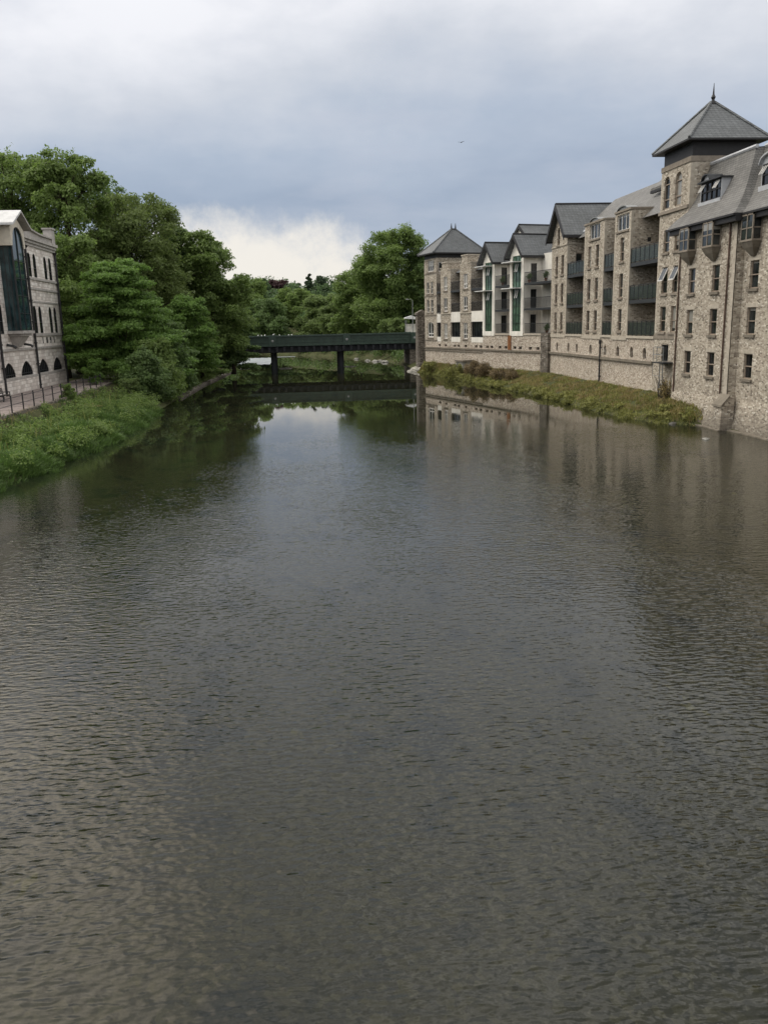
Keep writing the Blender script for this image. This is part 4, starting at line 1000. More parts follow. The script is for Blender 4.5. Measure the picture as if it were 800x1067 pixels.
q = MB(); q.tube([(-.7, 0, 7.37), (-.95, 0, 7.39), (-1.3, 0, 7.38)], [.05, .11, .06], 8); q.build('lamp_head', 'galv', LP)
SH = empty('shelter', (21.6, 162, 4.3), 0, 'small shelter with a white roof glimpsed beyond the right end of the bridge', 'shelter')
q = MB(); q.prism([(-1.3, 3.9), (1.2, 3.7), (1.2, 3.85), (0, 4.45), (-1.3, 4.1)], lambda a, z: (a, -1.2, z), lambda a, z: (a, 1.2, z)); q.build('roof', 'white_metal', SH)
for x in (-1.1, 1.0):
    for y in (-1, 1):
        q = MB(); q.box(x - .05, x + .05, y - .05, y + .05, 0, 3.72); q.build('post', 'galv', SH)
q = MB(); q.box(-1.0, .95, .9, .98, .2, 2.9); q.build('back_panel', 'white_render', SH)

# ================================================================== SMALL THINGS ON THE RIGHT BANK
LD = empty('access_ladder', (27.2, 61.3, 0), 0, 'steel cat ladder and caged landing fixed to the wall under the stone tower', 'ladder')
q = MB(); q.tube([(0, -.26, 1.0), (0, -.26, 3.9)], .04, 5); q.tube([(0, .26, 1.0), (0, .26, 3.9)], .04, 5)
z = 1.2
while z < 3.8: q.tube([(0, -.26, z), (0, .26, z)], .022, 5); z += .28
q.build('ladder', 'galv', LD)
q = MB(); q.box(-.35, .58, -1.0, .9, 3.86, 3.95); q.build('platform', 'dark_metal', LD)
q = MB()
for (x, y) in ((-.3, .85), (-.3, .2), (-.3, -.95), (.5, .85)): q.tube([(x, y, 3.95), (x, y, 5.05)], .025, 5)
for z in (4.5, 5.05): q.tube([(.5, .85, z), (-.3, .85, z), (-.3, -.95, z)], .022, 5)
q.tube([(-.3, .85, 3.9), (-.3, .85, 2.9), (0, .28, 2.9)], .022, 5)
q.build('guard_rail', 'galv', LD)
VP = empty('soil_pipe', (27.62, 75.7, 1.4), 0, 'black vertical soil pipe on the pale river wall below the flats', 'pipe')
q = MB(); q.tube([(0, 0, 0), (0, 0, 3.75)], .085, 8); q.tube([(0, 0, 3.6), (0, 0, 3.95)], [.12, .15], 8); q.build('pipe', 'black', VP)
for z in (.6, 2.0, 3.2):
    q = MB(); q.tube([(0, 0, z), (0, 0, z + .08)], .12, 8); q.box(.0, .18, -.05, .05, z, z + .08); q.build('bracket', 'black', VP)
px_, py_ = far_pt(19.0, -1.1)
SB = empty('stone_hutch', (px_, py_, .9), A, 'small stone hutch with a flat slab lid at the foot of the river wall', 'outbuilding')
q = MB(); q.box(-.7, .7, -1.0, 1.0, -.6, 1.25); q.build('body', 'concrete', SB)
q = MB(); q.box(-.85, .85, -1.15, 1.15, 1.252, 1.45); q.build('lid', 'ledge', SB)

def rock_mesh(seed, sx_, sy_, sz_):
    rg = random.Random(seed); mb = MB(); n, m = 9, 6; ring = []
    for i in range(m + 1):
        th = PI * i / m; r_ = []
        for j in range(n):
            ph = 2 * PI * j / n; k = 1 + rg.uniform(-.24, .24); r_.append((math.sin(th) * math.cos(ph) * sx_ * k, math.sin(th) * math.sin(ph) * sy_ * k, math.cos(th) * sz_ * k))
        ring.append(r_)
    for i in range(m):
        for j in range(n):
            jj = (j + 1) % n; mb.poly([ring[i][j], ring[i][jj], ring[i + 1][jj], ring[i + 1][j]])
    return mb
def rock(x, y, z, s, label, seed, mat='rock'):
    o = rock_mesh(seed, *s).build('river_rock', mat); o.location = (x, y, z); tag(o, label, 'rock', 'rocks in the river'); return o
rock(24.1, 47.5, .0, (.24, .18, .11), 'flat pale rock breaking the water near the stone block', 1, 'concrete')
rock(25.6, 55.3, -.03, (.36, .25, .16), 'dark wet rock at the weedy tip of the right bank', 2, 'wet_rock')
rock(18.3, 131.0, .15, (1.0, .7, .5), 'largest pale rock at the foot of the far tower', 3)
rock(17.4, 129.4, .0, (.9, .6, .35), 'long pale rock lying furthest into the water by the far tower', 4)
rock(18.6, 128.2, .3, (.6, .5, .45), 'pale rock stacked against the wall foot by the far tower', 5)
rock(-2.6, 149.5, .0, (1.2, .9, .16), 'flat pale rock just right of the left bridge pier', 6)
rock(-10.0, 153, .0, (1.0, .7, .15), 'low pale rock in front of the white water', 7)
rock(8.9, 150, .0, (1.1, .7, .16), 'flat grey rock by the foot of the right bridge pier', 8)
for k, (x, y, s) in enumerate(((13.8, 172, .7), (15.0, 168, .9), (16.2, 170, .6), (16.4, 163, 1.0), (12.2, 182, .7))):
    rock(x, y, .05, (s * .8, s * .7, s * .36), 'pale boulder on the far shore seen under the bridge', 20 + k, 'concrete')

# white water over the weir beyond the bridge
mf, nt = newmat('white_water_foam'); g = NT(nt)
tc = g.n('ShaderNodeTexCoord'); nz = g.noise(scaled(g, tc.outputs['Object'], .6, 1.6), 1.5, 5, .7)
c = g.ramp(nz, [(.35, (.09, .11, .10)), (.62, (.34, .37, .40))]); finish(nt, g, c, .6, nz, .8, .2, .4)
q = MB(); nx = 22
edge = lambda k: .9 * math.sin(k * 1.7) + .6 * math.sin(k * 3.1)
for k in range(nx):
    a, b_ = -14.8 + 8.9 * k / nx, -14.8 + 8.9 * (k + 1) / nx
    h0, h1 = .05, .42
    q.poly([(a, 168 + edge(k), h0), (b_, 168 + edge(k + 1), h0), (b_, 176, .22), (a, 176, .22)]); q.poly([(a, 176, .22), (b_, 176, .22), (b_, 194 + edge(k + 1), h1), (a, 194 + edge(k), h1)])
q.poly([(-6, 206, .05), (-1, 206, .05), (-1.3, 209, .05), (-6.4, 209, .05)])
o = q.build('weir_foam', mf); tag(o, 'white water breaking over a weir beyond the bridge', None, None, 'stuff')

# ================================================================== BIRDS
def gull(x, y, z, rz, label, group, mat='white_feather', scale=1.0, flying=False, name='gull'):
    E_ = empty(name, (x, y, z), rz, label, 'bird', group)
    q = MB(); pf = [(-.24, .02, .012), (-.14, .05, .045), (-.02, .075, .075), (.08, .10, .066), (.14, .155, .042), (.18, .185, .045), (.215, .185, .026), (.255, .175, .006)]
    q.tube([(a * scale, 0, b_ * scale + (.05 * scale if not flying else 0)) for a, b_, r_ in pf], [r_ * scale for a, b_, r_ in pf], 9); q.build('body', mat, E_, True)
    for s_ in (-1, 1):
        q = MB()
        if flying:
            P_ = [(.05, .04), (.10, .24), (.02, .52), (-.10, .62), (-.04, .30), (-.08, .04)]
            q.prism([(a, b_) for a, b_ in P_], lambda a, b_: (a * scale, s_ * b_ * scale, (.08 + .10 * math.sin(b_ * 3)) * scale), lambda a, b_: (a * scale, s_ * b_ * scale, (.10 + .10 * math.sin(b_ * 3)) * scale))
        else:
            P_ = [(.08, .12), (.0, .14), (-.16, .10), (-.27, .06), (-.12, .06), (.04, .07)]
            q.prism(P_, lambda a, b_: (a * scale, s_ * .068 * scale, (b_ + .04) * scale), lambda a, b_: (a * scale, s_ * .082 * scale, (b_ + .04) * scale))
        q.build('wing', 'grey_feather' if not flying else mat, E_)
        if not flying:
            q = MB(); q.tube([(.01, s_ * .03 * scale, 0), (.01, s_ * .03 * scale, .075 * scale)], .008, 5); q.build('leg', 'rust', E_)
for x, s_, rz in ((-6.35, .95, 1.2), (-5.8, .8, 1.9), (-5.3, 1.05, 1.4), (-3.95, 1.15, .9), (-3.0, .8, 2.0), (-1.6, .85, 1.3), (-1.1, .9, 1.9)):
    gull(x * 1.09, 146, 5.722 if abs(x + 4.15) > .55 else 5.784, rz, 'small white gull perched on the green bridge parapet', 'gulls on the bridge parapet', scale=s_)
gull(-5.1, 147.5, 2.45, 1.2, 'white gull by the top of the left bridge pier', None, scale=1.0, flying=True)
gull(11.63, 60, 19.2, .9, 'small dark bird flying alone in the grey sky', None, 'dark_feather', .42, True, 'flying_bird')

# ================================================================== TREES
UP = np.array([0, 0, 1.0])
def leaves(rng, lobes, n, size, flat=.0, droop=.15, shell=.55, updir=.35):
    """rhombic leaf sprays filling the outer part of every lobe. lobes rows: x y z rx ry rz"""
    lob = np.array(lobes, float); vol = (lob[:, 3] * lob[:, 4] + lob[:, 3] * lob[:, 5] + lob[:, 4] * lob[:, 5]); pr = vol / vol.sum()
    idx = rng.choice(len(lob), n, p=pr); L_ = lob[idx]
    d = rng.normal(size=(n, 3)); d /= np.linalg.norm(d, axis=1)[:, None]
    low = d[:, 2] < -.25; flip = low & (rng.random(n) < .65); d[flip, 2] *= -1
    rad = (shell + (1.12 - shell) * rng.random(n) ** .7 + .05 * rng.normal(size=n))[:, None]
    wob = 1 + .20 * np.sin(d[:, :1] * 5.1 + idx[:, None] * 1.7) * np.sin(d[:, 1:2] * 4.3 + idx[:, None]) + .14 * np.sin(d[:, 2:] * 9 + idx[:, None] * 2.3)
    pos = L_[:, :3] + d * L_[:, 3:6] * rad * wob
    nrm = d * .75 + UP * updir + rng.normal(size=(n, 3)) * .55; nrm /= np.linalg.norm(nrm, axis=1)[:, None]
    ax = np.cross(nrm, rng.normal(size=(n, 3))); ax /= np.linalg.norm(ax, axis=1)[:, None] + 1e-9
    ax[:, 2] -= droop; bx = np.cross(nrm, ax); bx /= np.linalg.norm(bx, axis=1)[:, None] + 1e-9
    sz = size * .72 * (.5 + .9 * rng.random(n))[:, None]
    V_ = np.stack([pos - ax * sz * .6, pos + bx * sz * .36 + ax * sz * .05, pos + ax * sz * .65, pos - bx * sz * .36 + ax * sz * .05], 1).reshape(-1, 3)
    F_ = np.arange(n * 4).reshape(n, 4)
    lt = rng.random(len(lob))[idx]
    tint = np.clip(.18 + .30 * lt + .52 * rng.random(n) ** 1.3, 0, 1)
    return V_, F_, np.repeat(tint, 4)

def crown_lobes(rng, H, R, hb, n=42, style='round', flat=.62):
    """lobes of a crown whose base is hb and top H, radius R, centred on 0,0"""
    out = []
    mid = hb + (H - hb) * .48
    if style == 'spray':
        m = max(16, n // 3)
        for k in range(m):
            q = .04 + .9 * k / m; z = hb + (H - hb) * q; ang = k * 2.4 + rng.uniform(-.5, .5); L_ = R * (1.12 - .80 * q) * rng.uniform(.72, 1.1)
            for t in (.4, .68, .95):
                rr = R * .21 * (1.15 - .45 * t) * (1 - .35 * q) * rng.uniform(.85, 1.25); o_ = rng.uniform(-.35, .35)
                out.append((L_ * t * math.cos(ang + o_ * .4), L_ * t * math.sin(ang + o_ * .4), z + L_ * (.22 * t - .26 * t * t) + rng.uniform(-.25, .25), rr * 1.35, rr * 1.35, rr * .46))
        n = 0
    for k in range(n):
        t = rng.random() ** .8; ang = rng.random() * 2 * PI
        z = hb + (H - hb) * (.06 + .86 * t)
        q = (z - hb) / (H - hb)
        if style == 'round': rr = R * math.sqrt(max(.05, 1 - ((q - .42) / .62) ** 2))
        elif style == 'layer': rr = R * (1.02 - .74 * q)
        elif style == 'cone': rr = R * (1 - q) * .95 + .1
        elif style == 'tall': rr = R * math.sqrt(max(.05, 1 - ((q - .5) / .56) ** 2)) * .95
        else: rr = R * math.sqrt(max(.05, 1 - ((q - .35) / .72) ** 2))
        r0 = rr * (.28 + .80 * rng.random() ** .7)
        lr = R * (.13 + .17 * rng.random()) * (1.1 - .4 * q)
        if style == 'layer': lr *= 1.25
        out.append((r0 * math.cos(ang), r0 * math.sin(ang), z, lr * (1 + .3 * rng.random()), lr * (1 + .3 * rng.random()), lr * flat * (.8 + .4 * rng.random())))
    # core, so that the crown is not hollow
    for q in (.2, .4, .6, .78):
        rr = R * (.55 if style not in ('cone', 'spray') else (.45 if style == 'cone' else .5) * (1.1 - q)) * (1 - abs(q - .4) * .7)
        out.append((0, 0, hb + (H - hb) * q, rr, rr, (H - hb) * .14))
    return out

def wood(rng, H, R, hb, lobes, r0):
    q = MB(); lean = rng.normal(size=2) * .03
    tr = [(lean[0] * H * t + .2 * math.sin(5 * t), lean[1] * H * t + .2 * math.cos(4 * t) - .2, H * .86 * t - .3) for t in np.linspace(0, 1, 9)]
    q.tube(tr, [r0 * (1.35 if k == 0 else 1 - .9 * k / 8.5) for k in range(9)], 8)
    for l in lobes[:-4][::2]:
        t = max(.18, min(.8, (l[2] - R * .45) / (H * .86))); k = t * 8; i = int(k); a = Vector(tr[i]).lerp(Vector(tr[min(8, i + 1)]), k - i)
        b_ = Vector(l[:3]); m_ = a.lerp(b_, .5) + Vector((0, 0, .10 * (b_ - a).length))
        rb = r0 * .32 * (1 - t * .6); q.tube([a, m_, b_], [rb, rb * .6, rb * .18], 5, cap=False)
        for s_ in range(2):
            e = b_ + Vector(rng.normal(size=3)) * l[3] * .6; q.tube([m_.lerp(b_, .5), e], [rb * .35, rb * .08], 4, cap=False)
    return q

def tree(x, y, z0, H, R, label, kind='mid', style='round', hb=2.5, n=30000, size=.42, seed=1, name='broadleaf_tree', nl=84, flat=.9, cat='tree', group=None, extra=(), shell=.42, trunk=True):
    rng = np.random.default_rng(seed)
    T_ = empty(name, (x, y, z0), 0, label, cat, group)
    lob = crown_lobes(rng, H, R, hb, nl, style, flat) + list(extra)
    V_, F_, tn = leaves(rng, lob, int(n * 1.5), size * .93, shell=shell)
    np_mesh('crown', V_, F_, tn, LEAF[kind], T_)
    if trunk: wood(rng, H, R, hb, lob, .02 * H + .05).build('trunk', 'bark', T_, True)
    return T_

GL = 'trees on the left bank'
tree(-43.5, 116, 2.5, 26.8, 7.4, 'tall broad tree rising directly behind the stone mill roof', 'mid', 'round', 4, 42000, .46, 11, group=GL)
tree(-34.5, 112, 2.5, 27.5, 6.4, 'tall spreading tree just right of the stone mill roof', 'mid', 'round', 4, 42000, .46, 12, group=GL)
tree(-26.8, 107, 2.2, 27.2, 4.9, 'tallest left bank tree with a ragged airy top', 'mid', 'tall', 3, 42000, .42, 13, group=GL, nl=90)
tree(-25.8, 128, 2.2, 27.0, 4.4, 'thin airy tree glimpsed behind the dome of olive foliage', 'dark', 'tall', 5, 16000, .42, 14, group=GL, shell=.4)
tree(-20.2, 114, 2.0, 22.6, 6.3, 'dense dome shaped olive brown tree above the bright front tree', 'olive', 'round', 3, 46000, .40, 15, group=GL, nl=110)
tree(-17.2, 124, 2.0, 20.0, 3.6, 'dark pointed tree poking out beside the olive dome', 'dark', 'tall', 3, 20000, .38, 16, group=GL)
tree(-18.6, 91.5, 1.8, 13.0, 7.0, 'bright green tree with layered drooping sprays leaning over the path end', 'bright', 'spray', .6, 80000, .32, 17, group=GL, nl=130)
tree(-26.5, 99, 2.0, 16.5, 5.2, 'mid green bushy tree in the gap beside the mill corner', 'mid', 'round', .8, 36000, .40, 18, group=GL)
tree(-13.6, 106, 1.0, 10.6, 3.3, 'small fresh green tree at the water edge right of the layered tree', 'bright', 'round', .5, 24000, .33, 19, group=GL)
tree(-12.6, 124, 1.5, 19.6, 5.4, 'rounded tree nearest the left end of the bridge', 'mid', 'round', 1.2, 42000, .40, 20, group=GL)
tree(-18.4, 128, 1.5, 19.2, 4.6, 'loose pale topped tree between the olive dome and the bridge tree', 'mid', 'round', 2, 24000, .42, 21, group=GL, shell=.42)
tree(-9.9, 127, .8, 12.0, 4.0, 'low dark tree overhanging the water by the bridge end', 'dark', 'spray', .1, 26000, .36, 22, group=GL, flat=.45)
tree(-15.5, 99, 1.0, 8.0, 3.6, 'dark leafy tree overhanging the stone edging in the middle of the left bank', 'dark', 'layer', .2, 28000, .34, 23, group=GL, flat=.45)
tree(-13.2, 115, 1.0, 8.5, 3.4, 'dark green low tree overhanging the water below the rounded bridge tree', 'mid', 'spray', .2, 26000, .35, 24, group=GL, flat=.45)
tree(-15.0, 82.5, 1.0, 4.4, 2.4, 'dark leafy bush hanging over the water just past the grassy bank', 'dark', 'layer', -.4, 15000, .27, 61, 'shrub', 40, cat='shrub')
tree(-14.6, 87.5, .8, 5.6, 2.9, 'green bush hanging over the water below the layered tree', 'mid', 'layer', -.5, 18000, .29, 62, 'shrub', 40, cat='shrub')
tree(-14.4, 93.5, .8, 6.4, 3.0, 'taller dark bush hanging over the water between the layered and the small fresh trees', 'dark', 'layer', -.5, 18000, .3, 63, 'shrub', 40, cat='shrub')
tree(-30.0, 103, 2.0, 12.5, 4.4, 'shadowy low tree filling the space behind the mill corner', 'dark', 'round', .4, 22000, .42, 25, group=GL)
tree(-60, 122, 3, 25, 8, 'tall tree behind the mill at the left edge of the wood', 'mid', 'round', 4, 20000, .6, 26, group=GL)
tree(-19.9, 83.6, 1.9, 2.9, 1.15, 'slim bright shrub at the end of the path railing', 'bright', 'tall', .1, 4200, .22, 27, 'shrub', 18, cat='shrub')
tree(-16.0, 80.2, 1.0, 1.9, 1.1, 'rounded pale shrub on the grassy bank below the layered tree', 'pale', 'round', .0, 3600, .16, 28, 'shrub', 16, cat='shrub')
tree(-18.4, 68.3, 1.4, 1.9, .8, 'dark green sapling against the railing halfway along the path', 'mid', 'tall', .0, 2200, .18, 29, 'shrub', 14, cat='shrub')
# beyond the bridge
GR = 'trees beyond the bridge'
tree(21.0, 185, 3.8, 23.8, 8.1, 'big tall green tree towering behind the right half of the bridge', 'mid', 'round', 1.5, 60000, .50, 31, group=GR, nl=120)
tree(14.6, 205, 2.5, 17.6, 5.9, 'lower leafy shoulder tree left of the big tree behind the bridge', 'mid', 'round', .8, 34000, .48, 32, group=GR)
tree(27.5, 184, 4, 19.4, 5.6, 'dark tree between the big tree and the far stone tower', 'dark', 'round', 1, 30000, .48, 33, group=GR)
tree(19.6, 172, 1.2, 7.6, 3.2, 'light green shrubby tree just above the right end of the parapet', 'pale', 'round', .0, 14000, .36, 34, group=GR)
tree(5.5, 243, 2.5, 13.6, 6.6, 'pale willow like tree beyond the middle of the bridge', 'pale', 'layer', .0, 34000, .58, 35, 'willow_tree', group=GR, flat=.7)
tree(12.2, 226, 2.5, 13.2, 6.0, 'light green tree between the willow and the big tree', 'pale', 'round', .0, 32000, .56, 36, group=GR)
tree(-8.4, 244, 1.0, 14.4, 6.6, 'dark rounded tree beyond the left half of the bridge', 'dark', 'round', .0, 34000, .58, 37, group=GR)
tree(-15.6, 262, 2.5, 20.5, 6.8, 'tall mid green tree closing the far river bend beside the left wood', 'mid', 'round', .2, 32000, .64, 38, group=GR)
tree(-1.0, 276, 3.5, 15.6, 7.4, 'yellow green tree between the dark rounded tree and the willow', 'mid', 'round', .0, 30000, .66, 39, group=GR)
tree(20, 215, 4, 14, 6, 'mid green tree beyond the big tree on the right shore', 'mid', 'round', .3, 20000, .6, 40, group=GR)
tree(-20, 173, 2, 16, 4.8, 'mid green tree on the left bank just past the bridge', 'mid', 'round', .5, 22000, .5, 41, group=GR)
GH = 'trees on the far hill skyline'
def hz(x, y): return 9 + hill(x, y) * .6
tree(-7.5, 340, 13, 12.6, 5.4, 'dark purple copper beech on the skyline', 'copper', 'round', .5, 12000, .8, 51, 'copper_beech_tree', 30, group=GH)
tree(5.2, 360, 14.5, 14.8, 3.6, 'dark pointed conifer on the skyline', 'conifer', 'cone', .5, 10000, .8, 52, 'conifer_tree', 30, group=GH)
tree(10.5, 362, 14.5, 13.4, 5.2, 'dark rounded tree right of the skyline conifer', 'conifer', 'round', .5, 12000, .8, 53, group=GH, nl=30)
tree(-12.4, 330, 13, 13.0, 3.0, 'lone upright tree on the skyline left of the copper beech', 'far', 'tall', 1.5, 8000, .7, 54, group=GH, nl=26)
tree(-1.0, 366, 14, 12.0, 4.4, 'mid green skyline tree between the copper beech and the conifer', 'far', 'round', .5, 10000, .8, 55, group=GH, nl=28)
tree(19.5, 366, 14, 11.0, 5.5, 'low rounded skyline tree nearest the big tree', 'far', 'round', .5, 10000, .8, 56, group=GH, nl=28)
tree(-20, 330, 12, 13.4, 5, 'skyline tree just right of the left bank wood', 'far', 'round', .5, 10000, .8, 57, group=GH, nl=28)
HS = empty('hill_house', (-10.3, 346, 13), 0, 'white walled house with dark roof half hidden among the skyline trees', 'house')
q = MB(); q.box(-2.8, 2.8, -2.5, 2.5, -2, 9.2); q.build('wall', 'white_render', HS)
q = MB(); q.prism([(-3.0, 9.2), (3.0, 9.2), (0, 10.9)], lambda a, z: (a, -2.8, z), lambda a, z: (a, 2.8, z)); q.build('roof', 'slate', HS)
for x in (-1.4, 1.4):
    q = MB(); q.box(x - .5, x + .5, -2.56, -2.503, 6.6, 8.2); q.build('window', 'pane_dark', HS)
# the wooded hillside as one mass
rng = np.random.default_rng(77); lob = []
for k in range(420):
    y = rng.uniform(252, 400) if k < 300 else rng.uniform(150, 300)
    x = rng.uniform(-75, 75) if k < 300 else (rng.uniform(-85, -34) if k % 2 else rng.uniform(34, 80))
    l, r = interp(LW, y), interp(RW, y)
    if y < 330 and l - 3 < x < r + 3: continue
    base = 3 + hill(x, y); h = rng.uniform(6, 10.5); R_c = rng.uniform(3, 5.2)
    for j in range(5):
        a = rng.random() * 2 * PI; q_ = R_c * .5 * rng.random(); zz_ = base + h * rng.uniform(.2, .82); lob.append((x + q_ * math.cos(a), y + q_ * math.sin(a), zz_, R_c * .62, R_c * .62, h * .2))
    lob.append((x, y, base + h * .45, R_c * .8, R_c * .8, h * .42))
V_, F_, tn = leaves(rng, lob, 150000, .95, shell=.7)
o = np_mesh('distant_wood', V_, F_, tn, LEAF['far']); tag(o, 'far off mixed wood covering the hillside', None, None, 'stuff')

rng = np.random.default_rng(78); lob = []
for k in range(340):
    y = rng.uniform(150, 300); side = k % 2
    x = interp(LW, y) - rng.uniform(.2, 7) if side else interp(RW, y) + rng.uniform(.6, 8)
    r_ = rng.uniform(1.0, 2.2); lob.append((x, y, r_ * .7, r_, r_, r_ * 1.0))
V_, F_, tn = leaves(rng, lob, 52000, .5, shell=.5)
o = np_mesh('shore_shrubs', V_, F_, tn, LEAF['dark']); tag(o, 'dark shrubs crowding both shores beyond the bridge', None, None, 'stuff')

# ================================================================== BANK VEGETATION
def blades(rng, base, h, wdt, lean, spread):
    """tapering bent blades, three quads each; base (n,3)"""
    n = len(base); ang = rng.random(n) * 2 * PI; dirv = np.stack([np.cos(ang), np.sin(ang), np.zeros(n)], 1) * spread + lean
    nrm = np.stack([-np.sin(ang), np.cos(ang), np.zeros(n)], 1)
    rows = []
    for t, wq in ((0, 1), (.45, .85), (.8, .55), (1, .05)):
        c = base + UP * (h[:, None] * (t - .35 * t * t * np.linalg.norm(dirv, axis=1)[:, None])) + dirv * (h[:, None] * t * t * .8)
        rows.append((c - nrm * wdt[:, None] * wq * .5, c + nrm * wdt[:, None] * wq * .5))
    V_ = np.stack([rows[k][s] for k in range(4) for s in (0, 1)], 1).reshape(-1, 3)
    b0 = np.arange(n)[:, None] * 8
    F_ = np.concatenate([b0 + np.array([[2 * k, 2 * k + 1, 2 * k + 3, 2 * k + 2]]) for k in range(3)], 0)
    return V_, F_, n
def left_z(x, y):
    l = np.interp(y, [a for a, b_ in LW], [b_ for a, b_ in LW]); d = l - x
    return np.interp(d, [-.2, .5, 1.6, 3.4, 5.1, 5.4], [-.05, .16, .48, 1.0, 1.5, 2.0])
rng = np.random.default_rng(5)
# tussocks: clumped tall grass leaning to the water
ct = []
for k in range(270):
    y = rng.uniform(34, 79); l = interp(LW, y); x = l - rng.uniform(-.1, 5.4); ct.append((x, y, rng.uniform(.5, 1.05), rng.uniform(.45, 1.1) * (.55 if l - x > 3.4 else 1)))
for y in np.arange(34, 77, 1.15): ct.append((interp(LW, y) - rng.uniform(.5, 1.1), y + rng.uniform(-.4, .4), rng.uniform(.75, 1.15), rng.uniform(.8, 1.3)))
bb = []; hh = []; ln = []; tt = []
for (x, y, r_, h_) in ct:
    m = int(190 * r_); a = rng.random(m) * 2 * PI; q = r_ * np.sqrt(rng.random(m)); bx_ = x + q * np.cos(a); by_ = y + q * np.sin(a)
    bb.append(np.stack([bx_, by_, left_z(bx_, by_) - .04], 1)); hh.append(h_ * .8 * (.35 + .75 * rng.random(m)) * (1.1 - .6 * (q / r_) ** 2))
    ln.append(np.stack([np.cos(a) * q / r_ * .55 + .15, np.sin(a) * q / r_ * .55, np.zeros(m)], 1)); tt.append(np.clip(rng.random() * .65 + .35 * rng.random(m), 0, 1))
for y in np.arange(33, 77.5, 1.5):
    r_ = rng.uniform(.7, 1.35); x = interp(LW, y) - rng.uniform(.55, 1.8); yk = y + rng.uniform(-.7, .7); dm = r_ * rng.uniform(.3, .85); m = int(620 * r_); t0 = rng.random() * .5
    a = rng.random(m) * 2 * PI; q = r_ * np.sqrt(rng.random(m)); bx_ = x + q * np.cos(a); by_ = yk + q * np.sin(a)
    bb.append(np.stack([bx_, by_, left_z(bx_, by_) - .05 + dm * (1 - (q / r_) ** 2)], 1)); hh.append(rng.uniform(.25, .55, m))
    ln.append(np.stack([np.cos(a) * (.3 + 1.1 * q / r_), np.sin(a) * (.3 + 1.1 * q / r_), np.zeros(m)], 1)); tt.append(np.clip(t0 + .5 * rng.random(m), 0, 1))
bb = np.concatenate(bb); hh = np.concatenate(hh); ln = np.concatenate(ln); tt = np.concatenate(tt)
V_, F_, n = blades(rng, bb, hh, .035 + .03 * rng.random(len(bb)), ln, .28)
o = np_mesh('bank_grass', V_, F_, np.repeat(tt, 8), LEAF['grass']); tag(o, 'lush tall grass and reeds on the left bank', None, None, 'stuff')
m = 160; sy = rng.uniform(35, 78, m); sx_ = np.interp(sy, [a for a, b_ in LW], [b_ for a, b_ in LW]) - rng.uniform(.5, 5.2, m)
V_, F_, n = blades(rng, np.stack([sx_, sy, left_z(sx_, sy)], 1), rng.uniform(.8, 1.45, m), np.full(m, .05), np.zeros((m, 3)), .22)
o = np_mesh('tall_stems', V_, F_, np.repeat(rng.random(m), 8), LEAF['weed']); tag(o, 'tall pale grass stems standing above the left bank grass', None, None, 'stuff')
# broad weeds, nettles and pale flower heads among the grass
lob = []
for k in range(230):
    y = rng.uniform(34, 80); l = interp(LW, y); x = l - rng.uniform(.1, 5.4); r_ = rng.uniform(.2, .75) * (.6 if l - x > 3.8 else 1); lob.append((x, y, float(left_z(x, y)) + r_ * .9, r_, r_, r_ * 1.0))
for k in range(150):
    y = rng.uniform(84, 132); l = interp(LW, y); x = l - rng.uniform(.2, 6); r_ = rng.uniform(.5, 1.2); lob.append((x, y, float(left_z(x, y)) + r_ * .5, r_, r_, r_ * .9))
V_, F_, tn = leaves(rng, lob, 84000, .15, shell=.4)
o = np_mesh('bank_weeds', V_, F_, tn, LEAF['mid']); tag(o, 'leafy weeds among the grass on the left bank', None, None, 'stuff')
lob = [(interp(LW, y) - rng.uniform(2.5, 5.0), y, 0, .5, .5, .12) for y in rng.uniform(38, 72, 34)]
lob = [(a, b_, float(left_z(a, b_)) + 1.0, c, d, e) for a, b_, _, c, d, e in lob]
V_, F_, tn = leaves(rng, lob, 900, .06, shell=.1)
o = np_mesh('bank_flowers', V_, F_, tn, LEAF['dry']); tag(o, 'dry pinkish seed heads on the left bank', None, None, 'stuff')

def right_z(x, y):
    r = np.interp(y, [a for a, b_ in RW], [b_ for a, b_ in RW]); fc = np.where(y < 92.5, 27.8, np.maximum(16, 27.8 - (y - 92.5) * .2717))
    d = (x - r) / np.maximum(.8, fc - .3 - r); return np.interp(d, [-.05, .08, .5, 1.0], [-.05, .2, .75, 1.45])
def right_patch(name, label, kind, ny, hr, wd, dense, seed, region, lean=.1):
    rng = np.random.default_rng(seed); P_ = []
    for k in range(ny):
        y = rng.uniform(54.2, 127); r = interp(RW, y); fc = 27.7 if y < 92.5 else 27.7 - (y - 92.5) * .2717
        t = region(rng); P_.append((r + t * max(.4, fc - r), y, rng.uniform(.25, .6)))
    bb = []; tt = []; hh = []
    for x, y, r_ in P_:
        m = int(dense * r_); a = rng.random(m) * 2 * PI; q = r_ * np.sqrt(rng.random(m)); bx_ = np.minimum(x + q * np.cos(a), 27.75); by_ = y + q * np.sin(a)
        bb.append(np.stack([bx_, by_, right_z(bx_, by_) - .03], 1)); hh.append(rng.uniform(*hr) * (.6 + .5 * rng.random(m))); tt.append(np.clip(rng.random() * .5 + .45 * rng.random(m), 0, 1))
    bb = np.concatenate(bb); hh = np.concatenate(hh); tt = np.concatenate(tt)
    V_, F_, n = blades(rng, bb, hh, wd * (.7 + .6 * rng.random(len(bb))), np.zeros((len(bb), 3)) + np.array([-lean, 0, 0]), .5)
    o = np_mesh(name, V_, F_, np.repeat(tt, 8), LEAF[kind]); tag(o, label, None, None, 'stuff')
right_patch('right_bank_grass', 'short green grass and docks on the right bank', 'weed', 1000, (.12, .32), .045, 95, 61, lambda r: r.random() ** 1.1)
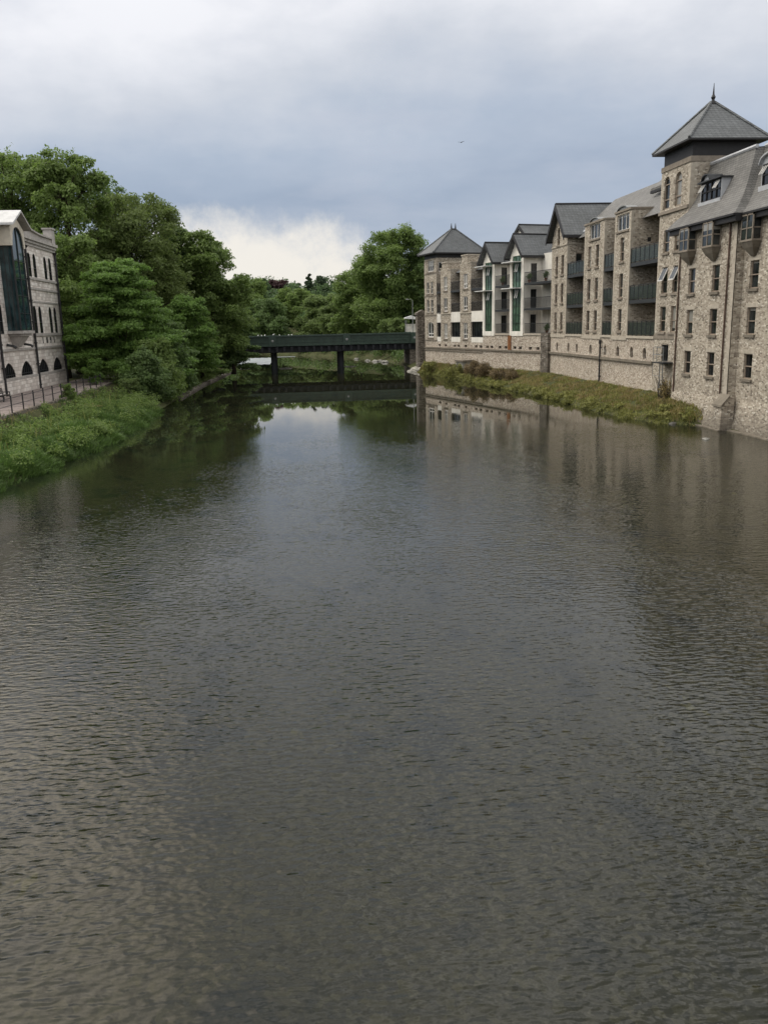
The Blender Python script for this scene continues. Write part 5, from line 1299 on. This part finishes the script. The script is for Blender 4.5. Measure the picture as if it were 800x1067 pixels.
right_patch('dry_bank_weeds', 'dry brownish weeds along the foot of the river wall', 'dry', 440, (.16, .40), .04, 90, 62, lambda r: .25 + .7 * r.random())
rng = np.random.default_rng(63); lob = []
for k in range(150):
    y = rng.uniform(54.2, 124); r = interp(RW, y); r_ = rng.uniform(.10, .44) ; x = r + rng.uniform(-.2, .9); lob.append((x, y, float(right_z(x, y)) + r_ * .5, r_, r_, r_ * .8))
for k in range(26):
    y = rng.uniform(53.8, 58.5); r = interp(RW, y); r_ = rng.uniform(.10, .24); x = r + rng.uniform(.0, 1.3); lob.append((min(x, 27.3), y, .35 + r_ * .6, r_, r_, r_ * .9))
V_, F_, tn = leaves(rng, lob, 22000, .16, shell=.4)
o = np_mesh('waterside_weeds', V_, F_, tn, LEAF['weed']); tag(o, 'bright leafy weeds fringing the right bank waterline', None, None, 'stuff')
def bramble(x, y, z, rx, ry, h, label, kind, seed, n=5200, size=.17):
    rng = np.random.default_rng(seed); E_ = empty('bramble_bush', (x, y, z), 0, label, 'bush', 'bushes on the right bank')
    lob = [(rng.uniform(-rx, rx), rng.uniform(-ry, ry), h * rng.uniform(.15, .6), rx * .45, rx * .45, h * .42) for k in range(12)]
    V_, F_, tn = leaves(rng, lob, n, size, shell=.3); np_mesh('foliage', V_, F_, tn, LEAF[kind], E_)
    q = MB()
    for k in range(26):
        a = Vector((rng.uniform(-rx, rx), rng.uniform(-ry, ry), 0)); b_ = a + Vector((rng.uniform(-.6, .6), rng.uniform(-.6, .6), h * rng.uniform(.7, 1.15))); q.tube([a, a.lerp(b_, .5) + Vector((.1, 0, .15)), b_], [.025, .018, .008], 4, cap=False)
    q.build('stems', 'bark', E_)
bramble(*[c for c in (22.3, 103.5)], .6, 1.2, 3.4, 1.9, 'largest brown bramble mound below the white gables', 'bramble', 71, 9000)
bramble(23.6, 96.5, .7, 1.1, 2.6, 1.3, 'low brown bramble next to the dark buttress', 'bramble', 72)
bramble(20.2, 110.5, .5, .9, 2.2, 1.4, 'green bush left of the brown bramble mound', 'weed', 73)
bramble(18.9, 120.5, .5, .8, 2.0, 1.3, 'green bush nearest the far tower base', 'weed', 74)
bramble(26.2, 57.6, .5, .5, .8, .6, 'green bush beside the foot of the steel ladder', 'weed', 75)
bramble(27.1, 60.2, 1.2, .35, .5, 1.7, 'thin brownish sapling growing up the wall by the ladder', 'dry', 76, 900, .13)

def potted(K, d, u, z, label, seed):
    E_ = empty('potted_plant', tuple(K.root.matrix_basis @ Vector(K.p(d, u, z))), 0, label, 'plant', 'balcony plants')
    q = MB(); q.tube([(0, 0, 0), (0, 0, .34)], [.13, .19], 10); q.build('pot', 'rust', E_)
    rng = np.random.default_rng(seed); V_, F_, tn = leaves(rng, [(0, 0, .62, .32, .32, .34), (.1, .12, .85, .2, .2, .22), (-.08, -.1, .5, .25, .25, .2)], 700, .13, shell=.2); np_mesh('foliage', V_, F_, tn, LEAF['dark'], E_)
for K in (W2, K1): K.root.rotation_euler = K.root.rotation_euler
bpy.context.view_layer.update()
potted(W2, .3, 4.9, 11.56, 'leafy potted plant on the larger white gable top balcony, nearest the green glass', 91)
potted(W2, .3, 1.3, 11.56, 'leafy potted plant on the larger white gable top balcony, nearest the stone', 92)
potted(W2, .35, 1.0, 5.82, 'potted plant on the lowest terrace of the larger white gable', 93)
potted(W1, .3, 11.2, 11.56, 'potted plant on the top balcony of the smaller white gable', 94)

# ================================================================== SKY AND LIGHT
w = bpy.data.worlds.new('World'); S.world = w; w.use_nodes = True
nt = w.node_tree; nt.nodes.clear(); g = NT(nt)
EL, AZ = math.radians(55), math.radians(-80)
sky = g.n('ShaderNodeTexSky', sky_type='NISHITA'); sky.sun_disc = False; sky.sun_elevation = EL; sky.sun_rotation = AZ
tc = g.n('ShaderNodeTexCoord'); dv = tc.outputs['Generated']; sx = g.n('ShaderNodeSeparateXYZ'); g.l(dv, sx.inputs[0])
X_, Y_, Z_ = sx.outputs
# cloud layer projected to a ceiling
zc = g.math('ADD', g.math('MAXIMUM', Z_, 0), .16)
cp = g.n('ShaderNodeCombineXYZ'); g.l(g.math('DIVIDE', X_, zc), cp.inputs[0]); g.l(g.math('DIVIDE', Y_, zc), cp.inputs[1]); cp.inputs[2].default_value = 3.7
n1 = g.noise(cp.outputs[0], .55, 6, .55); n2 = g.noise(cp.outputs[0], 1.9, 5, .55)
nd = g.noise(dv, 5.5, 5, .55)
nl = g.noise(scaled(g, dv, 1.0, 1.0, 2.6), 3.1, 6, .58)
e = g.math('ADD', Z_, g.math('MULTIPLY', g.math('SUBTRACT', nd, .5), .10))
e = g.math('ADD', e, g.math('MULTIPLY', g.math('SUBTRACT', nl, .5), .15))
e = g.math('ADD', e, g.math('MULTIPLY', g.math('MINIMUM', X_, .15), -.10))
c = g.ramp(e, [(0, (.45, .50, .58)), (.05, (.37, .435, .54)), (.135, (.325, .395, .51)), (.19, (.40, .47, .58)), (.25, (.60, .635, .70)), (.315, (.87, .875, .91)), (.5, (1.0, 1.0, 1.02)), (.75, (1.4, 1.39, 1.38)), (1, (1.5, 1.49, 1.47))])
high = g.smooth(Z_, .38, .62)
c = g.mix(g.math('MULTIPLY', high, .8), c, g.ramp(g.noise(cp.outputs[0], 2.6, 5, .6), [(.34, (.30, .33, .40)), (.5, (1.05, 1.05, 1.07)), (.64, (2.9, 2.8, 2.65))]))
c = g.mix(g.smooth(n1, .38, .66, 0, .45), c, g.mix(.5, c, (.86, .86, .90)))
c = g.mix(g.smooth(n2, .48, .70, 0, .35), c, (.48, .52, .61))
# bright break in the cloud low over the wood
dx = g.math('DIVIDE', g.math('ADD', g.math('ADD', X_, .02), g.math('MULTIPLY', Z_, .6)), .19); dz = g.math('DIVIDE', g.math('SUBTRACT', Z_, .042), .088)
q = g.math('ADD', g.math('MULTIPLY', dx, dx), g.math('MULTIPLY', dz, dz))
q = g.math('ADD', q, g.math('MULTIPLY', g.math('SUBTRACT', g.noise(dv, 8, 8, .66), .5), 3.2))
fwd = g.math('GREATER_THAN', Y_, 0)
c = g.mix(g.math('MULTIPLY', g.smooth(q, .15, 1.25, .95, 0), fwd), c, (.88, .835, .765))
# thin cloud in front of the sun
sd = (math.sin(AZ) * math.cos(EL), math.cos(AZ) * math.cos(EL), math.sin(EL))
dp = g.n('ShaderNodeVectorMath', operation='DOT_PRODUCT'); g.l(dv, dp.inputs[0]); dp.inputs[1].default_value = sd
gp = g.n('ShaderNodeVectorMath', operation='DOT_PRODUCT'); g.l(dv, gp.inputs[0]); gp.inputs[1].default_value = (-.37, .695, .616)
c = g.mix(g.smooth(gp.outputs['Value'], .950, .998, 0, .95), c, (3.6, 3.15, 2.6))      # thinner, warmer cloud high on the left
glow = g.smooth(dp.outputs['Value'], .55, 1.0, 0, .9)
c = g.mix(glow, c, (2.4, 2.3, 2.1))
c = g.mix(g.smooth(X_, .45, .85, 0, .8), c, (1.3, 1.27, 1.22))      # unseen sky to the east brightened, added to light the facades
c = g.mix(g.smooth(Y_, -.2, -.9, 0, .4), c, (1.2, 1.18, 1.15))  # same added brightening behind the camera, weaker
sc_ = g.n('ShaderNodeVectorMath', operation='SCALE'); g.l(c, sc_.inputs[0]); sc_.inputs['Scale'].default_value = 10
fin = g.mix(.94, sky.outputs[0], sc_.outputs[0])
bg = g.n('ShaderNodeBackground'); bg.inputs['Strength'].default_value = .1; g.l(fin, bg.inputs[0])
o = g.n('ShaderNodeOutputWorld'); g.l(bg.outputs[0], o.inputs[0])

sl = bpy.data.lights.new('sun', 'SUN'); sl.energy = .95; sl.angle = math.radians(35); sl.color = (1, .95, .87)
so = bpy.data.objects.new('sun', sl); COL.objects.link(so)
so.rotation_euler = Vector(sd).to_track_quat('Z', 'Y').to_euler()

# ================================================================== CAMERA
cd = bpy.data.cameras.new('camera'); co = bpy.data.objects.new('camera', cd); COL.objects.link(co); S.camera = co
yaw, pit, rol = (math.radians(a) for a in (5.45, 12.75, 1.35))
fw = Vector((math.sin(yaw) * math.cos(pit), math.cos(yaw) * math.cos(pit), -math.sin(pit))); r0 = Vector((math.cos(yaw), -math.sin(yaw), 0)); u0 = r0.cross(fw)
rt = r0 * math.cos(rol) - u0 * math.sin(rol); up = u0 * math.cos(rol) + r0 * math.sin(rol)
from mathutils import Matrix
mt = Matrix((rt, up, -fw)).transposed().to_4x4(); mt.translation = (0, 0, 7.2)
co.matrix_world = mt
cd.sensor_fit = 'VERTICAL'; cd.sensor_height = 24.0; cd.lens = 863 / 1067 * 24.0; cd.clip_start = .1; cd.clip_end = 6000
S.view_settings.view_transform = 'Standard'; S.view_settings.look = 'None'; S.view_settings.exposure = 0.1; S.view_settings.gamma = 1; S.view_settings.use_curve_mapping = False
S.cycles.use_denoising = True; S.cycles.max_bounces = 6; S.cycles.diffuse_bounces = 4; S.cycles.glossy_bounces = 3; S.cycles.transmission_bounces = 3; S.cycles.transparent_max_bounces = 6
S.cycles.caustics_reflective = False; S.cycles.caustics_refractive = False
